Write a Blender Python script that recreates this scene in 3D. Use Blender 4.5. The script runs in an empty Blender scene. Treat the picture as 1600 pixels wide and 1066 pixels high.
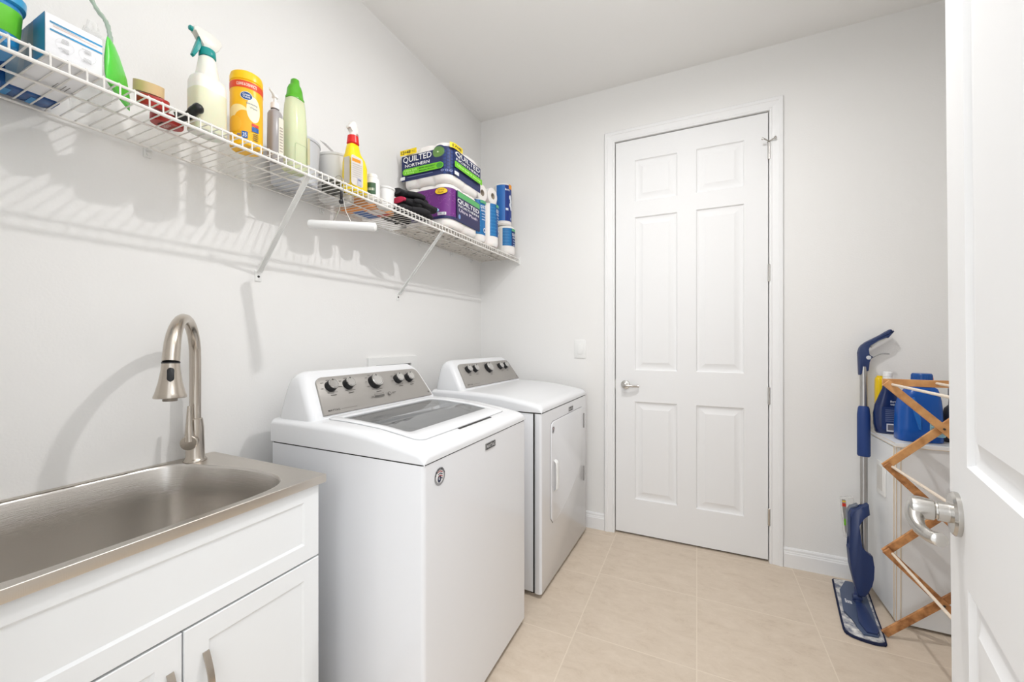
import bpy, bmesh, math, random
from math import sin, cos, pi, radians as RD, sqrt
from mathutils import Vector as V, Matrix as M
random.seed(7)
SC = bpy.context.scene
C = SC.collection

# ------------------------------------------------------------------ camera
CAM = (1.430, 0.0, 1.200); YF = 2.543; HC = 2.797; YN = 0.10; XR = 2.80
cd = bpy.data.cameras.new('camera'); cd.lens = 14.0; cd.sensor_width = 36; cd.clip_start = 0.01
cam = bpy.data.objects.new('camera', cd); C.objects.link(cam)
cam.location = CAM; cam.rotation_euler = (RD(90), 0, RD(24.9)); SC.camera = cam
# ------------------------------------------------------------------ view, world, lights
SC.view_settings.view_transform = 'Standard'; SC.view_settings.look = 'None'
SC.view_settings.exposure = -0.09; SC.view_settings.gamma = 1.0; SC.view_settings.use_curve_mapping = False
W = bpy.data.worlds.new('world'); SC.world = W; W.use_nodes = True
W.node_tree.nodes['Background'].inputs[0].default_value = (0.93, 0.965, 1.0, 1)
W.node_tree.nodes['Background'].inputs[1].default_value = 1.6
LX, LY = 1.42, 1.32
def light(name, kind, loc, energy, size, col=(1, 1, 1), rot=(0, 0, 0), **k):
    l = bpy.data.lights.new(name, kind); l.energy = energy; l.color = col
    if kind == 'AREA': l.shape = k.get('shape', 'DISK'); l.size = size; l.size_y = k.get('sy', size)
    else: l.shadow_soft_size = size
    o = bpy.data.objects.new(name, l); o.location = loc; o.rotation_euler = rot; C.objects.link(o); return o
light('ceiling_lamp_light', 'AREA', (LX, LY, 2.69), 16.5, 0.055, (1.0, 0.985, 0.975))
bpy.data.lights['ceiling_lamp_light'].spread = RD(178)
light('ceiling_lamp_glow', 'POINT', (LX, LY, 2.60), 2.6, 0.04, (1.0, 0.985, 0.975))
bf = light('ceiling_bounce_fill', 'SPOT', (1.50, 0.45, 1.70), 95, 0.05, (0.95, 0.97, 1.0), (RD(180), 0, 0))   # added fill: unseen spot aimed up so the ceiling brightens the room
bf.data.spot_size = RD(120); bf.data.spot_blend = 1.0
light('doorway_fill', 'AREA', (1.15, -1.3, 2.2), 16, 1.6, (0.94, 0.97, 1.0), (RD(62), 0, 0), shape='RECTANGLE', sy=1.2)  # added fill light behind the camera, shining in through the doorway

# ------------------------------------------------------------------ materials
def lin(c): return tuple(((v/255)/12.92 if v/255 <= .04045 else ((v/255+.055)/1.055)**2.4) for v in c)+(1,)
MATS = {}
def mat(name, rgb, rough=.5, metal=0, spec=.5, bump=None, trans=0, alpha=1, emit=0, var=None, aniso=0, coat=0, ior=1.45, sss=0):
    if name in MATS: return MATS[name]
    m = bpy.data.materials.new(name); m.use_nodes = True; nt = m.node_tree; b = nt.nodes['Principled BSDF']
    I = b.inputs; I['Base Color'].default_value = lin(rgb); I['Roughness'].default_value = rough; I['Metallic'].default_value = metal
    I['Specular IOR Level'].default_value = spec; I['Transmission Weight'].default_value = trans; I['Alpha'].default_value = alpha
    I['IOR'].default_value = ior; I['Coat Weight'].default_value = coat
    if sss: I['Subsurface Weight'].default_value = sss; I['Subsurface Scale'].default_value = .01
    if emit: I['Emission Color'].default_value = lin(rgb); I['Emission Strength'].default_value = emit
    if aniso: I['Anisotropic'].default_value = aniso
    tc = nt.nodes.new('ShaderNodeTexCoord')
    if bump:
        n = nt.nodes.new('ShaderNodeTexNoise'); n.inputs['Scale'].default_value = bump[0]; n.inputs['Detail'].default_value = 3
        mp = nt.nodes.new('ShaderNodeMapping'); mp.inputs['Scale'].default_value = bump[2] if len(bump) > 2 else (1, 1, 1)
        nt.links.new(tc.outputs['Object'], mp.inputs[0]); nt.links.new(mp.outputs[0], n.inputs['Vector'])
        bp = nt.nodes.new('ShaderNodeBump'); bp.inputs['Strength'].default_value = bump[1]; bp.inputs['Distance'].default_value = .002
        nt.links.new(n.outputs[0], bp.inputs['Height']); nt.links.new(bp.outputs[0], I['Normal'])
    if var:   # (rgb2, scale, mapping)
        n = nt.nodes.new('ShaderNodeTexNoise'); n.inputs['Scale'].default_value = var[1]; n.inputs['Detail'].default_value = 6
        mp = nt.nodes.new('ShaderNodeMapping'); mp.inputs['Scale'].default_value = var[2]
        nt.links.new(tc.outputs['Object'], mp.inputs[0]); nt.links.new(mp.outputs[0], n.inputs['Vector'])
        cr = nt.nodes.new('ShaderNodeValToRGB'); cr.color_ramp.elements[0].position = .36; cr.color_ramp.elements[1].position = .64
        cr.color_ramp.elements[0].color = lin(rgb); cr.color_ramp.elements[1].color = lin(var[0])
        nt.links.new(n.outputs[0], cr.inputs[0]); nt.links.new(cr.outputs[0], I['Base Color'])
    MATS[name] = m; return m
m_wall = mat('wall_paint', (240, 239, 237), .6, spec=.25, bump=(170, .22))
m_ceil = mat('ceiling_paint', (247, 246, 244), .8, spec=.1)
m_trim = mat('trim_paint', (242, 242, 242), .5, spec=.35)
m_door = mat('door_paint', (240, 240, 240), .6, spec=.3)
m_cab = mat('cabinet_white', (238, 240, 241), .36)
m_app = mat('appliance_enamel', (236, 237, 240), .16, coat=.3)
m_cover = mat('appliance_plastic', (235, 236, 238), .25)
m_steel = mat('brushed_steel', (208, 202, 194), .32, 1, bump=(30, .12, (1, 30, 1)), aniso=.5)
m_basin = mat('brushed_basin_steel', (214, 210, 205), .27, 1, bump=(26, .15, (1, 1, 40)), aniso=.5)
m_nickel = mat('brushed_nickel', (196, 187, 176), .24, 1, bump=(60, .05, (1, 1, .1)))
m_satin = mat('satin_nickel', (200, 197, 192), .25, 1)
m_console = mat('console_silver', (166, 162, 157), .5, .3)
m_chrome = mat('knob_chrome', (205, 203, 200), .2, .9)
m_black = mat('black_plastic', (28, 28, 30), .4)
m_dark = mat('dark_gap', (60, 58, 55), .8)
m_wire = mat('white_coated_wire', (238, 235, 230), .35)
m_white = mat('white_plastic', (240, 240, 238), .35)
m_navy = mat('mop_navy', (36, 54, 98), .45)
m_alu = mat('mop_aluminium', (176, 174, 172), .32, .85)
m_wood = mat('rack_wood', (222, 168, 112), .5, var=((200, 144, 90), 30, (1, 1, 1)))
m_wood2 = mat('rack_wood_worn', (208, 150, 96), .55, var=((150, 98, 58), 34, (1, 1, 1)))
m_dowel = mat('pale_dowel', (236, 222, 204), .5)
m_edge = mat('beige_edge', (226, 208, 180), .5)
m_paper = mat('tissue_white', (244, 240, 236), .7, bump=(220, .3), sss=.1)
m_film = mat('clear_film', (240, 242, 240), .12, alpha=.24, spec=.8)
m_glass = mat('tinted_lid_glass', (206, 208, 209), .03, trans=.82, ior=1.45)

# ------------------------------------------------------------------ mesh helpers
def nb(): return bmesh.new()
def box(bm, x0, x1, y0, y1, z0, z1, bev=0, seg=2):
    g = bmesh.ops.create_cube(bm, size=1); vs = g['verts']
    for v in vs: v.co = V(((x0+x1)/2+v.co.x*(x1-x0), (y0+y1)/2+v.co.y*(y1-y0), (z0+z1)/2+v.co.z*(z1-z0)))
    if bev:
        es = list({e for v in vs for e in v.link_edges})
        bmesh.ops.bevel(bm, geom=es, offset=bev, segments=seg, profile=.5, affect='EDGES')
def loft(bm, rings, cap0=True, cap1=True, closed=True):
    R = [[bm.verts.new(p) for p in r] for r in rings]; n = len(R[0])
    for a, b in zip(R[:-1], R[1:]):
        for i in range(n if closed else n-1):
            j = (i+1) % n; bm.faces.new((a[i], a[j], b[j], b[i]))
    if cap0: bm.faces.new(list(reversed(R[0])))
    if cap1: bm.faces.new(R[-1])
    return R
def lathe(bm, prof, c=(0, 0, 0), seg=32, mx=None, cap=True):
    mx = mx or M.Identity(4); c = V(c)
    rings = [[c+(mx @ V((max(r, 1e-4)*cos(2*pi*i/seg), max(r, 1e-4)*sin(2*pi*i/seg), z))) for i in range(seg)] for r, z in prof]
    loft(bm, rings, cap, cap)
def tube(bm, pts, r, seg=8, cap=True):
    pts = [V(p) for p in pts]; n = len(pts); rs = r if isinstance(r, (list, tuple)) else [r]*n
    T = [(pts[min(i+1, n-1)]-pts[max(i-1, 0)]).normalized() for i in range(n)]
    a = V((0, 0, 1)) if abs(T[0].z) < .9 else V((1, 0, 0)); N = (a-T[0]*a.dot(T[0])).normalized(); rings = []
    for i in range(n):
        N = (N-T[i]*N.dot(T[i])).normalized(); B = T[i].cross(N)
        rings.append([pts[i]+(N*cos(2*pi*k/seg)+B*sin(2*pi*k/seg))*rs[i] for k in range(seg)])
    loft(bm, rings, cap, cap)
def spline(pts, k=8):
    P = [V(p) for p in pts]; P = [P[0]*2-P[1]]+P+[P[-1]*2-P[-2]]; out = []
    for i in range(1, len(P)-2):
        for j in range(k):
            t = j/k; a, b, c, d = P[i-1:i+3]
            out.append(.5*((2*b)+(c-a)*t+(2*a-5*b+4*c-d)*t*t+(3*b-a-3*c+d)*t**3))
    return out+[P[-2]]
def prism(bm, pts, f, d0, d1, bev=0, seg=2):   # pts 2-D outline, f(u,v,d)->point
    a = [bm.verts.new(f(u, v, d0)) for u, v in pts]; b = [bm.verts.new(f(u, v, d1)) for u, v in pts]; n = len(pts)
    f0 = bm.faces.new(a); f1 = bm.faces.new(list(reversed(b)))
    for i in range(n): bm.faces.new((a[i], b[i], b[(i+1) % n], a[(i+1) % n]))
    if bev: bmesh.ops.bevel(bm, geom=list(f0.edges)+list(f1.edges), offset=bev, segments=seg, profile=.5, affect='EDGES')
def sring(cx, cy, z, a, b, n=2.0, seg=36):
    o = []
    for i in range(seg):
        t = 2*pi*i/seg; c_, s_ = cos(t), sin(t)
        o.append(V((cx+a*math.copysign(abs(c_)**(2/n), c_), cy+b*math.copysign(abs(s_)**(2/n), s_), z)))
    return o
def rrect(cu, cv, a, b, r, k=5):
    o = []
    for sx, sy, t0 in ((1, 1, 0), (-1, 1, 90), (-1, -1, 180), (1, -1, 270)):
        for i in range(k+1):
            t = RD(t0+90*i/k); o.append((cu+sx*(a-r)+r*cos(t), cv+sy*(b-r)+r*sin(t)))
    return o
def obj(name, bm, m, parent=None, smooth=True, flat_angle=38, label=None):
    bmesh.ops.remove_doubles(bm, verts=bm.verts, dist=1e-6)
    bmesh.ops.recalc_face_normals(bm, faces=bm.faces)
    me = bpy.data.meshes.new(name); bm.to_mesh(me); bm.free()
    for x in (m if isinstance(m, (list, tuple)) else [m]): me.materials.append(x)
    if smooth:
        for p in me.polygons: p.use_smooth = True
        me.set_sharp_from_angle(angle=RD(flat_angle))
    o = bpy.data.objects.new(name, me); C.objects.link(o)
    if parent: o.parent = parent
    if label: o['label'] = label
    return o
def thing(name, label, cat, group=None):
    o = bpy.data.objects.new(name, None); o.empty_display_size = .05; C.objects.link(o); o['label'] = label; o['category'] = cat
    if group: o['group'] = group
    return o
def tag(o, label, cat, group=None):
    o['label'] = label; o['category'] = cat
    if group: o['group'] = group
    return o
def struct(name, bm, m, parent=None, smooth=False):
    o = obj(name, bm, m, parent, smooth)
    if not parent: o['kind'] = 'structure'
    return o
def rebase(root, loc, rz=0, done=None):      # parts were built in world metres: put the root at loc
    done = set() if done is None else done
    T = M.Translation(-V(loc))
    def go(o):
        for c in o.children:
            if c.type == 'MESH' and c.data.name not in done: c.data.transform(T); done.add(c.data.name)
            go(c)
    go(root)
    if root.type == 'MESH': root.data.transform(T)
    root.location = loc; root.rotation_euler = (0, 0, rz)
def flat(O, U, N, Z=(0, 0, 1)):
    O, U, N, Z = V(O), V(U).normalized(), V(N).normalized(), V(Z).normalized()
    return lambda u, v, h: O+U*u+Z*v+N*h
def cyl(cx, cy, z0, r, a0):
    return lambda u, v, h: V((cx+(r+h)*cos(a0+u/r), cy+(r+h)*sin(a0+u/r), z0+v))
_tc = {}
def text_polys(s, bold=0):
    if (s, bold) in _tc: return _tc[(s, bold)]
    cu = bpy.data.curves.new('t', 'FONT'); cu.body = s; cu.size = 1; cu.resolution_u = 3; cu.offset = bold
    o = bpy.data.objects.new('t', cu); me = bpy.data.meshes.new_from_object(o)
    vs = [(v.co.x, v.co.y) for v in me.vertices]; fs = [list(p.vertices) for p in me.polygons]
    bpy.data.objects.remove(o); bpy.data.meshes.remove(me); bpy.data.curves.remove(cu)
    xs = [v[0] for v in vs]; ys = [v[1] for v in vs]; x0, x1, y0, y1 = min(xs), max(xs), min(ys), max(ys)
    vs = [((x-x0)/(x1-x0), (y-y0)/(y1-y0)) for x, y in vs]; _tc[(s, bold)] = (vs, fs); return vs, fs
class Print:     # ink on a surface: every colour is a slot of ONE mesh
    def __init__(s, f, base=.0004): s.bm = nb(); s.f = f; s.base = base; s.cols = []; s.lay = 0
    def _m(s, c, rough=.45, metal=0):
        k = ('print_%d_%d_%d' % c)
        if k not in s.cols: s.cols.append(k); mat(k, c, rough, metal)
        return s.cols.index(k)
    def _faces(s, vs, fs, c):
        s.lay += 1; h = s.base+s.lay*.00012; mi = s._m(c)
        vv = [s.bm.verts.new(s.f(u, v, h)) for u, v in vs]
        for f in fs:
            try: s.bm.faces.new([vv[i] for i in f]).material_index = mi
            except ValueError: pass
        return s
    def rect(s, u0, u1, v0, v1, c, n=12, skew=0):
        vs = []
        for i in range(n+1): u = u0+(u1-u0)*i/n; k = skew*i/n; vs += [(u, v0+k), (u, v1+k)]
        return s._faces(vs, [(2*i, 2*i+2, 2*i+3, 2*i+1) for i in range(n)], c)
    def strips(s, us, lo, hi, c):
        vs = []
        for x, l, h in zip(us, lo, hi): vs += [(x, l), (x, h)]
        return s._faces(vs, [(2*i, 2*i+2, 2*i+3, 2*i+1) for i in range(len(us)-1)], c)
    def ell(s, u, v, a, b, c, n=24):
        t = [pi*i/n for i in range(n+1)]; e = 1e-5
        return s.strips([u-a*cos(q) for q in t], [v-b*sin(q)-e for q in t], [v+b*sin(q)+e for q in t], c)
    def rr(s, u0, u1, v0, v1, r, c):
        us = [u0+r*(1-cos(RD(q))) for q in range(0, 91, 15)]+[u0+r+(u1-u0-2*r)*k/12 for k in range(1, 12)]+[u1-r*(1-cos(RD(q))) for q in range(90, -1, -15)]
        def d(x): k = max(0, (u0+r-x)/r, (x-u1+r)/r); return r*(1-sqrt(max(0, 1-k*k)))-1e-6
        return s.strips(us, [v0+d(x) for x in us], [v1-d(x) for x in us], c)
    def poly(s, p, c): return s._faces(p, [tuple(range(len(p)))], c)
    def line(s, p, w, c):
        for a, b in zip(p[:-1], p[1:]):
            d = V((b[0]-a[0], b[1]-a[1])); L = d.length or 1; q = V((-d.y, d.x))/L*w/2
            s._faces([(a[0]+q.x, a[1]+q.y), (b[0]+q.x, b[1]+q.y), (b[0]-q.x, b[1]-q.y), (a[0]-q.x, a[1]-q.y)], [(0, 1, 2, 3)], c); s.lay -= 1
        s.lay += 1; return s
    def text(s, t, u0, u1, v0, v1, c, bold=.012):
        vs, fs = text_polys(t, bold); return s._faces([(u0+(u1-u0)*x, v0+(v1-v0)*y) for x, y in vs], fs, c)
    def done(s, name, parent, label=None):
        me = bpy.data.meshes.new(name); s.bm.to_mesh(me); s.bm.free()
        for k in s.cols: me.materials.append(MATS[k])
        o = bpy.data.objects.new(name, me); C.objects.link(o); o.parent = parent
        if label: o['label'] = label
        return o

# ================================================================== SETTING
def floor_material():
    m = bpy.data.materials.new('beige_stone_tile'); m.use_nodes = True; nt = m.node_tree; b = nt.nodes['Principled BSDF']
    N = nt.nodes.new; L = nt.links.new
    def mth(op, a, b2=None, c2=None):
        n = N('ShaderNodeMath'); n.operation = op
        for i, x in enumerate((a, b2, c2)):
            if x is None: continue
            if isinstance(x, (int, float)): n.inputs[i].default_value = x
            else: L(x, n.inputs[i])
        return n.outputs[0]
    g = N('ShaderNodeNewGeometry'); sp = N('ShaderNodeSeparateXYZ'); L(g.outputs['Position'], sp.inputs[0]); x, y = sp.outputs[0], sp.outputs[1]
    S = .4555; u = mth('DIVIDE', mth('SUBTRACT', x, .974), S); col = mth('FLOOR', u)
    off = mth('ADD', mth('MULTIPLY', mth('LESS_THAN', col, -.5), .04), mth('MULTIPLY', mth('GREATER_THAN', col, 1.5), .058))
    v = mth('DIVIDE', mth('SUBTRACT', mth('ADD', y, off), 2.512), S)
    def edge(w): f = mth('FRACT', mth('ADD', w, 20)); return mth('MINIMUM', f, mth('SUBTRACT', 1.0, f))
    e = mth('MINIMUM', edge(u), edge(v)); gm = mth('LESS_THAN', e, .0045)
    tid = mth('ADD', mth('MULTIPLY', col, 7.3), mth('MULTIPLY', mth('FLOOR', v), 3.1))
    wn = N('ShaderNodeTexWhiteNoise'); wn.noise_dimensions = '1D'; L(tid, wn.inputs['W'])
    n1 = N('ShaderNodeTexNoise'); n1.noise_dimensions = '4D'; n1.inputs['Scale'].default_value = 10; n1.inputs['Detail'].default_value = 12; n1.inputs['Roughness'].default_value = .82
    n1.inputs['Distortion'].default_value = .6
    mp = N('ShaderNodeMapping'); mp.inputs['Rotation'].default_value = (0, 0, .5); mp.inputs['Scale'].default_value = (1, 2.0, 1); L(g.outputs['Position'], mp.inputs[0]); L(mp.outputs[0], n1.inputs['Vector']); L(mth('MULTIPLY', tid, 1.7), n1.inputs['W'])
    cr = N('ShaderNodeValToRGB'); el = cr.color_ramp.elements
    el[0].position = .30; el[0].color = lin((196, 178, 158)); el[1].position = .62; el[1].color = lin((220, 205, 187))
    q = el.new(.45); q.color = lin((212, 196, 177))
    L(n1.outputs[0], cr.inputs[0])
    mx = N('ShaderNodeMix'); mx.data_type = 'RGBA'; mx.inputs[7].default_value = lin((226, 212, 194)); L(gm, mx.inputs[0]); L(cr.outputs[0], mx.inputs[6])
    hv = N('ShaderNodeHueSaturation'); L(mx.outputs[2], hv.inputs['Color']); L(mth('ADD', mth('MULTIPLY', wn.outputs[0], .05), .975), hv.inputs['Value'])
    L(hv.outputs[0], b.inputs['Base Color']); b.inputs['Roughness'].default_value = .42; b.inputs['Specular IOR Level'].default_value = .35
    bp = N('ShaderNodeBump'); bp.inputs['Strength'].default_value = .25; bp.inputs['Distance'].default_value = .002
    L(mth('SUBTRACT', 1.0, gm), bp.inputs['Height']); L(bp.outputs[0], b.inputs['Normal']); return m
bm = nb(); box(bm, -.12, XR+.12, -1.9, YF+.02, -.1, 0); struct('floor', bm, floor_material())
bm = nb(); box(bm, -.12, XR+.12, YN-.12, YF+.12, HC, HC+.1); struct('ceiling', bm, m_ceil)
bm = nb(); box(bm, -.12, 0, YN-.12, YF+.12, 0, HC); struct('wall_left', bm, m_wall)
bm = nb(); box(bm, XR, XR+.12, YN-.12, YF+.12, 0, HC); struct('wall_right', bm, m_wall)
DX0, DX1, DZ = .963, 1.785, 2.446
bm = nb(); box(bm, 0, DX0, YF, YF+.12, 0, HC); box(bm, DX1, XR, YF, YF+.12, 0, HC); box(bm, DX0, DX1, YF, YF+.12, DZ, HC); struct('wall_far', bm, m_wall)
NX0, NX1 = .70, 1.66
bm = nb(); box(bm, 0, NX0, YN-.12, YN, 0, HC); box(bm, NX1, XR, YN-.12, YN, 0, HC); box(bm, NX0, NX1, YN-.12, YN, 2.46, HC); struct('wall_near', bm, m_wall)
bm = nb(); box(bm, DX0-.2, DX1+.2, YF+.125, YF+.9, -.1, .004); struct('floor_beyond_door', bm, mat('speckled_carpet', (150, 138, 124), .95, var=((84, 76, 68), 190, (1, 1, 1))))
bm = nb(); box(bm, DX0+.0005, DX1-.0005, YF+.021, YF+.119, -.05, .003); struct('trim_4', bm, mat('speckled_carpet', (0, 0, 0)))
bm = nb(); box(bm, DX0-.2, DX1+.2, YF+.9, YF+1.0, 0, HC); struct('wall_beyond_door', bm, m_wall)
# baseboards: stepped profile
BP = [(0, 0), (.014, 0), (.014, .070), (.011, .076), (.011, .080), (.0085, .084), (.0085, .094), (.004, .102), (0, .102)]
def baseboard(name, a, b, nrm):
    a, b, nrm = V(a), V(b), V(nrm); bm = nb()
    loft(bm, [[p+nrm*d+V((0, 0, z)) for d, z in BP] for p in (a, b)]); return struct(name, bm, m_trim)
baseboard('baseboard_far', (.001, YF, 0), (.899, YF, 0), (0, -1, 0))
baseboard('baseboard_far_right', (1.8495, YF, 0), (XR, YF, 0), (0, -1, 0))
baseboard('baseboard_left', (0, .78, 0), (0, YF-.016, 0), (1, 0, 0))
baseboard('baseboard_right', (XR, YN, 0), (XR, YF-.016, 0), (-1, 0, 0))
baseboard('baseboard_near', (1.74, YN, 0), (XR-.016, YN, 0), (0, 1, 0))
# door casing (mitred) and jamb stops
CP = [(0, 0), (0, .010), (.008, .013), (.012, .011), (.018, .0125), (.040, .016), (.044, .019), (.058, .019), (.062, .015), (.0625, 0)]
def casing(name, x0, x1, zt, y, s, zb=0):
    bm = nb(); rings = []
    for (px, pz, ox, oz) in ((x0, zb, -1, 0), (x0, zt, -1, 1), (x1, zt, 1, 1), (x1, zb, 1, 0)):
        rings.append([V((px+ox*o, y-s*t, pz+oz*o)) for o, t in CP])
    loft(bm, rings, True, True); return struct(name, bm, m_trim)
casing('trim_1', DX0-.001, DX1+.001, DZ+.001, YF, 1)
casing('trim_2', NX0-.001, NX1+.001, 2.461, YN, -1)
bm = nb()     # dark rebate behind the far leaf so the gap around it reads
box(bm, DX0, DX0+.03, YF+.045, YF+.12, 0, DZ-.0005); box(bm, DX1-.03, DX1, YF+.045, YF+.12, 0, DZ-.0005); box(bm, DX0+.03, DX1-.03, YF+.045, YF+.12, DZ-.03, DZ-.0005)
struct('trim_3', bm, m_trim)

# ------------------------------------------------------------------ six-panel leaf, local frame: x 0..W, front at y=0 facing -y
def leaf(W_, H, cols, rows, T=.035):
    bm = nb()
    rg = [(0, 0), (.005, .008), (.012, .0105), (.020, .0105), (.046, .0025), (.0475, .0015), (.050, .0015)]
    for s in (0, 1):
        def P(x, z, d): return V((x, (d if not s else T-d), z))
        xs = sorted({0, W_, *[a for c in cols for a in c]}); zs = sorted({0, H, *[a for r in rows for a in r]})
        for i in range(len(xs)-1):
            for j in range(len(zs)-1):
                if (xs[i], xs[i+1]) in cols and (zs[j], zs[j+1]) in rows:
                    x0, x1, z0, z1 = xs[i], xs[i+1], zs[j], zs[j+1]
                    rings = [[P(x0+o, z0+o, d), P(x1-o, z0+o, d), P(x1-o, z1-o, d), P(x0+o, z1-o, d)] for o, d in rg]
                    loft(bm, rings, False, True)
                else:
                    bm.faces.new([bm.verts.new(P(a, b, 0)) for a, b in ((xs[i], zs[j]), (xs[i+1], zs[j]), (xs[i+1], zs[j+1]), (xs[i], zs[j+1]))])
    for q in (((0, 0), (0, H)), ((W_, 0), (W_, H)), ((0, 0), (W_, 0)), ((0, H), (W_, H))):
        (a, b), (c, d) = q; bm.faces.new([bm.verts.new(V(p)) for p in ((a, 0, b), (c, 0, d), (c, T, d), (a, T, b))])
    return bm
ROWS = [(.213, .814), (1.007, 1.948), (2.045, 2.300)]
d = obj('door_1', leaf(.812, 2.427, [(.115, .357), (.458, .700)], ROWS), m_door, None, True, 20); d['kind'] = 'structure'
d.location = (.968, YF+.001, .0135)
def lever(parent, c, out, along, L=.1, R=.032, wave=1, s=1.0):
    c, out, along = V(c), V(out), V(along); up = V((0, 0, 1))
    rot = M((( along.x, up.x, out.x), (along.y, up.y, out.y), (along.z, up.z, out.z))).to_4x4()
    bm = nb(); lathe(bm, [(R*.995, 0), (R, .002), (R, .007*s), (R*.9, .0115*s), (R*.45, .014*s), (R*.42, .016*s)], c, 36, rot); h = obj('rose', bm, m_satin, parent)
    bm = nb(); lathe(bm, [(R*.46, .012*s), (R*.46, .030*s), (R*.40, .0305*s), (R*.38, .033*s), (R*.48, .036*s), (R*.54, .058*s), (R*.52, .068*s), (R*.38, .0715*s), (0, .0725*s)], c, 28, rot)
    q = [(0, .0, .059), (.012, -.010, .064), (.03, -.022, .065), (.055, -.031, .060), (.08, -.034, .050), (.10, -.031, .042), (.112, -.029, .039)]
    p = [c+along*(a*L/.112)+up*(b*wave)+out*(o*s) for a, b, o in q]
    sp = spline(p, 6); n = len(sp); tube(bm, sp, [R*(.40-.12*min(1, i/n*2.2)+.06*max(0, i/n-.6)) for i in range(n-2)]+[R*.24, R*.1], 14)
    obj('lever', bm, m_satin, h)
    return h
lever(d, (.060, 0, .915), (0, -1, 0), (1, 0, 0), .085, .0275, .12, .62)
bm = nb(); box(bm, -.0035, .0015, .001, .004, .885, .945); obj('latch_plate', bm, m_satin, d, False)
for k, z in enumerate((.235, .890, 1.555, 2.215)):
    bm = nb(); lathe(bm, [(.0055, z-.047), (.0072, z-.045), (.0072, z+.045), (.0055, z+.047)], (.8165, -.007, 0), 14)
    box(bm, .8125, .8165, -.004, .002, z-.045, z+.045); hg = obj('hinge', bm, m_satin, d)
    if k == 3:
        bm = nb(); tube(bm, [(.8155, -.012, z+.05), (.79, -.045, z+.052)], .0035, 8); tube(bm, [(.8155, -.012, z+.05), (.842, -.03, z+.055)], .0035, 8)
        lathe(bm, [(.007, 0), (.007, .008)], (.838, -.03, z+.055), 14, M.Rotation(RD(60), 4, 'Y')); lathe(bm, [(.006, 0), (.006, .01)], (.786, -.045, z+.052), 14, M.Rotation(RD(-60), 4, 'Y'))
        lathe(bm, [(.0085, z+.047), (.0085, z+.053)], (.8155, -.008, 0), 14)
        obj('door_stop', bm, m_satin, hg)
# near door: open inwards, free edge away from the camera
DA = RD(13.5); NW = .914
fe = V((1.430+.410, .993, .012)); ddir = V((sin(DA), cos(DA), 0))
d2 = obj('door_2', leaf(NW, 2.427, [(.115, .3995), (.5145, .799)], [(.213, .792), (.987, 1.948), (2.045, 2.300)]), m_door, None, True, 20); d2['kind'] = 'structure'
d2.location = fe+V((.0135, -.002, 0))                     # local +x runs from the free edge to the hinge, front faces the room's left side
d2.rotation_euler = (RD(.38), 0, math.atan2(-ddir.y, -ddir.x))
lever(d2, (.060, 0, .893), (0, -1, 0), (1, 0, 0), .078, .0365, .82, .84)
bm = nb(); box(bm, -.001, .0005, .006, .029, .865, .925); obj('latch_plate', bm, m_satin, d2, False)
for z in (.235, .890, 1.555, 2.215):
    bm = nb(); lathe(bm, [(.006, z-.045), (.006, z+.045)], (NW+.006, .038, 0), 12); obj('hinge', bm, m_satin, d2)

# ------------------------------------------------------------------ light fitting, switch, outlet box
t = thing('ceiling_light', 'round white flush ceiling light in the middle of the ceiling', 'light')
bm = nb(); lathe(bm, [(.15, HC-.022), (.155, HC-.018), (.155, HC-.001)], (LX, LY, 0), 40); obj('lamp_base', bm, m_white, t)
bm = nb(); lathe(bm, [(.145, HC-.023), (.14, HC-.045), (.11, HC-.068), (.06, HC-.082), (0, HC-.086)], (LX, LY, 0), 40, cap=False)
obj('lamp_shade', bm, mat('lamp_diffuser', (255, 250, 240), .5, trans=1, alpha=.25), t)
rebase(t, (LX, LY, HC))
t = thing('light_switch', 'white rocker light switch on the far wall beside the door', 'switch')
bm = nb(); box(bm, .703, .777, YF-.006, YF, 1.088, 1.208, .0025); obj('switch_plate', bm, m_white, t)
bm = nb(); box(bm, .7225, .7575, YF-.0105, YF-.0062, 1.114, 1.182, .002); obj('rocker', bm, m_white, t)
rebase(t, (.74, YF, 1.148))
t = thing('laundry_outlet_box', 'white recessed outlet box on the left wall behind the washing machine', 'outlet box')
bm = nb()
for a in ((1.433, 1.482, .93, 1.118), (1.745, 1.795, .93, 1.118), (1.482, 1.745, 1.080, 1.118), (1.482, 1.745, .93, .955)): box(bm, 0, .012, *a)
obj('frame', bm, m_white, t, False)
bm = nb(); box(bm, 0, .002, 1.483, 1.744, .956, 1.079); obj('back_plate', bm, mat('box_shade_grey', (120, 118, 116), .6), t, False)  # grey plate colour paints the shade inside the box opening
for y in (1.60, 1.69):
    bm = nb(); tube(bm, [(.003, y, 1.05), (.035, y, 1.05)], .009, 10); box(bm, .034, .042, y-.02, y+.02, 1.044, 1.056, .002); obj('valve', bm, m_satin, t)
rebase(t, (0, 1.61, 1.0))

# ================================================================== SINK CABINET, SINK, FAUCET
CX1 = .505; CY0, CY1 = .133, .755; SZ = .84
def shaker(bm, y0, y1, z0, z1, x, T=.018, w=.05, dp=.0042):
    rings = [[V((x-T, a, b)) for a, b in ((y0, z0), (y1, z0), (y1, z1), (y0, z1))], [V((x-.0015, a, b)) for a, b in ((y0, z0), (y1, z0), (y1, z1), (y0, z1))]]
    for o, dd in ((.0015, 0), (w, 0), (w+.0055, dp), (w+.006, dp)):
        rings.append([V((x-dd, a, b)) for a, b in ((y0+o, z0+o), (y1-o, z0+o), (y1-o, z1-o), (y0+o, z1-o))])
    loft(bm, rings)
t = thing('sink_cabinet', 'white shaker sink cabinet with two doors under the steel sink', 'cabinet')
bm = nb(); box(bm, .004, .485, CY0+.002, CY0+.02, .06, .808); box(bm, .004, .485, CY1-.02, CY1-.002, .06, .808)
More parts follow.
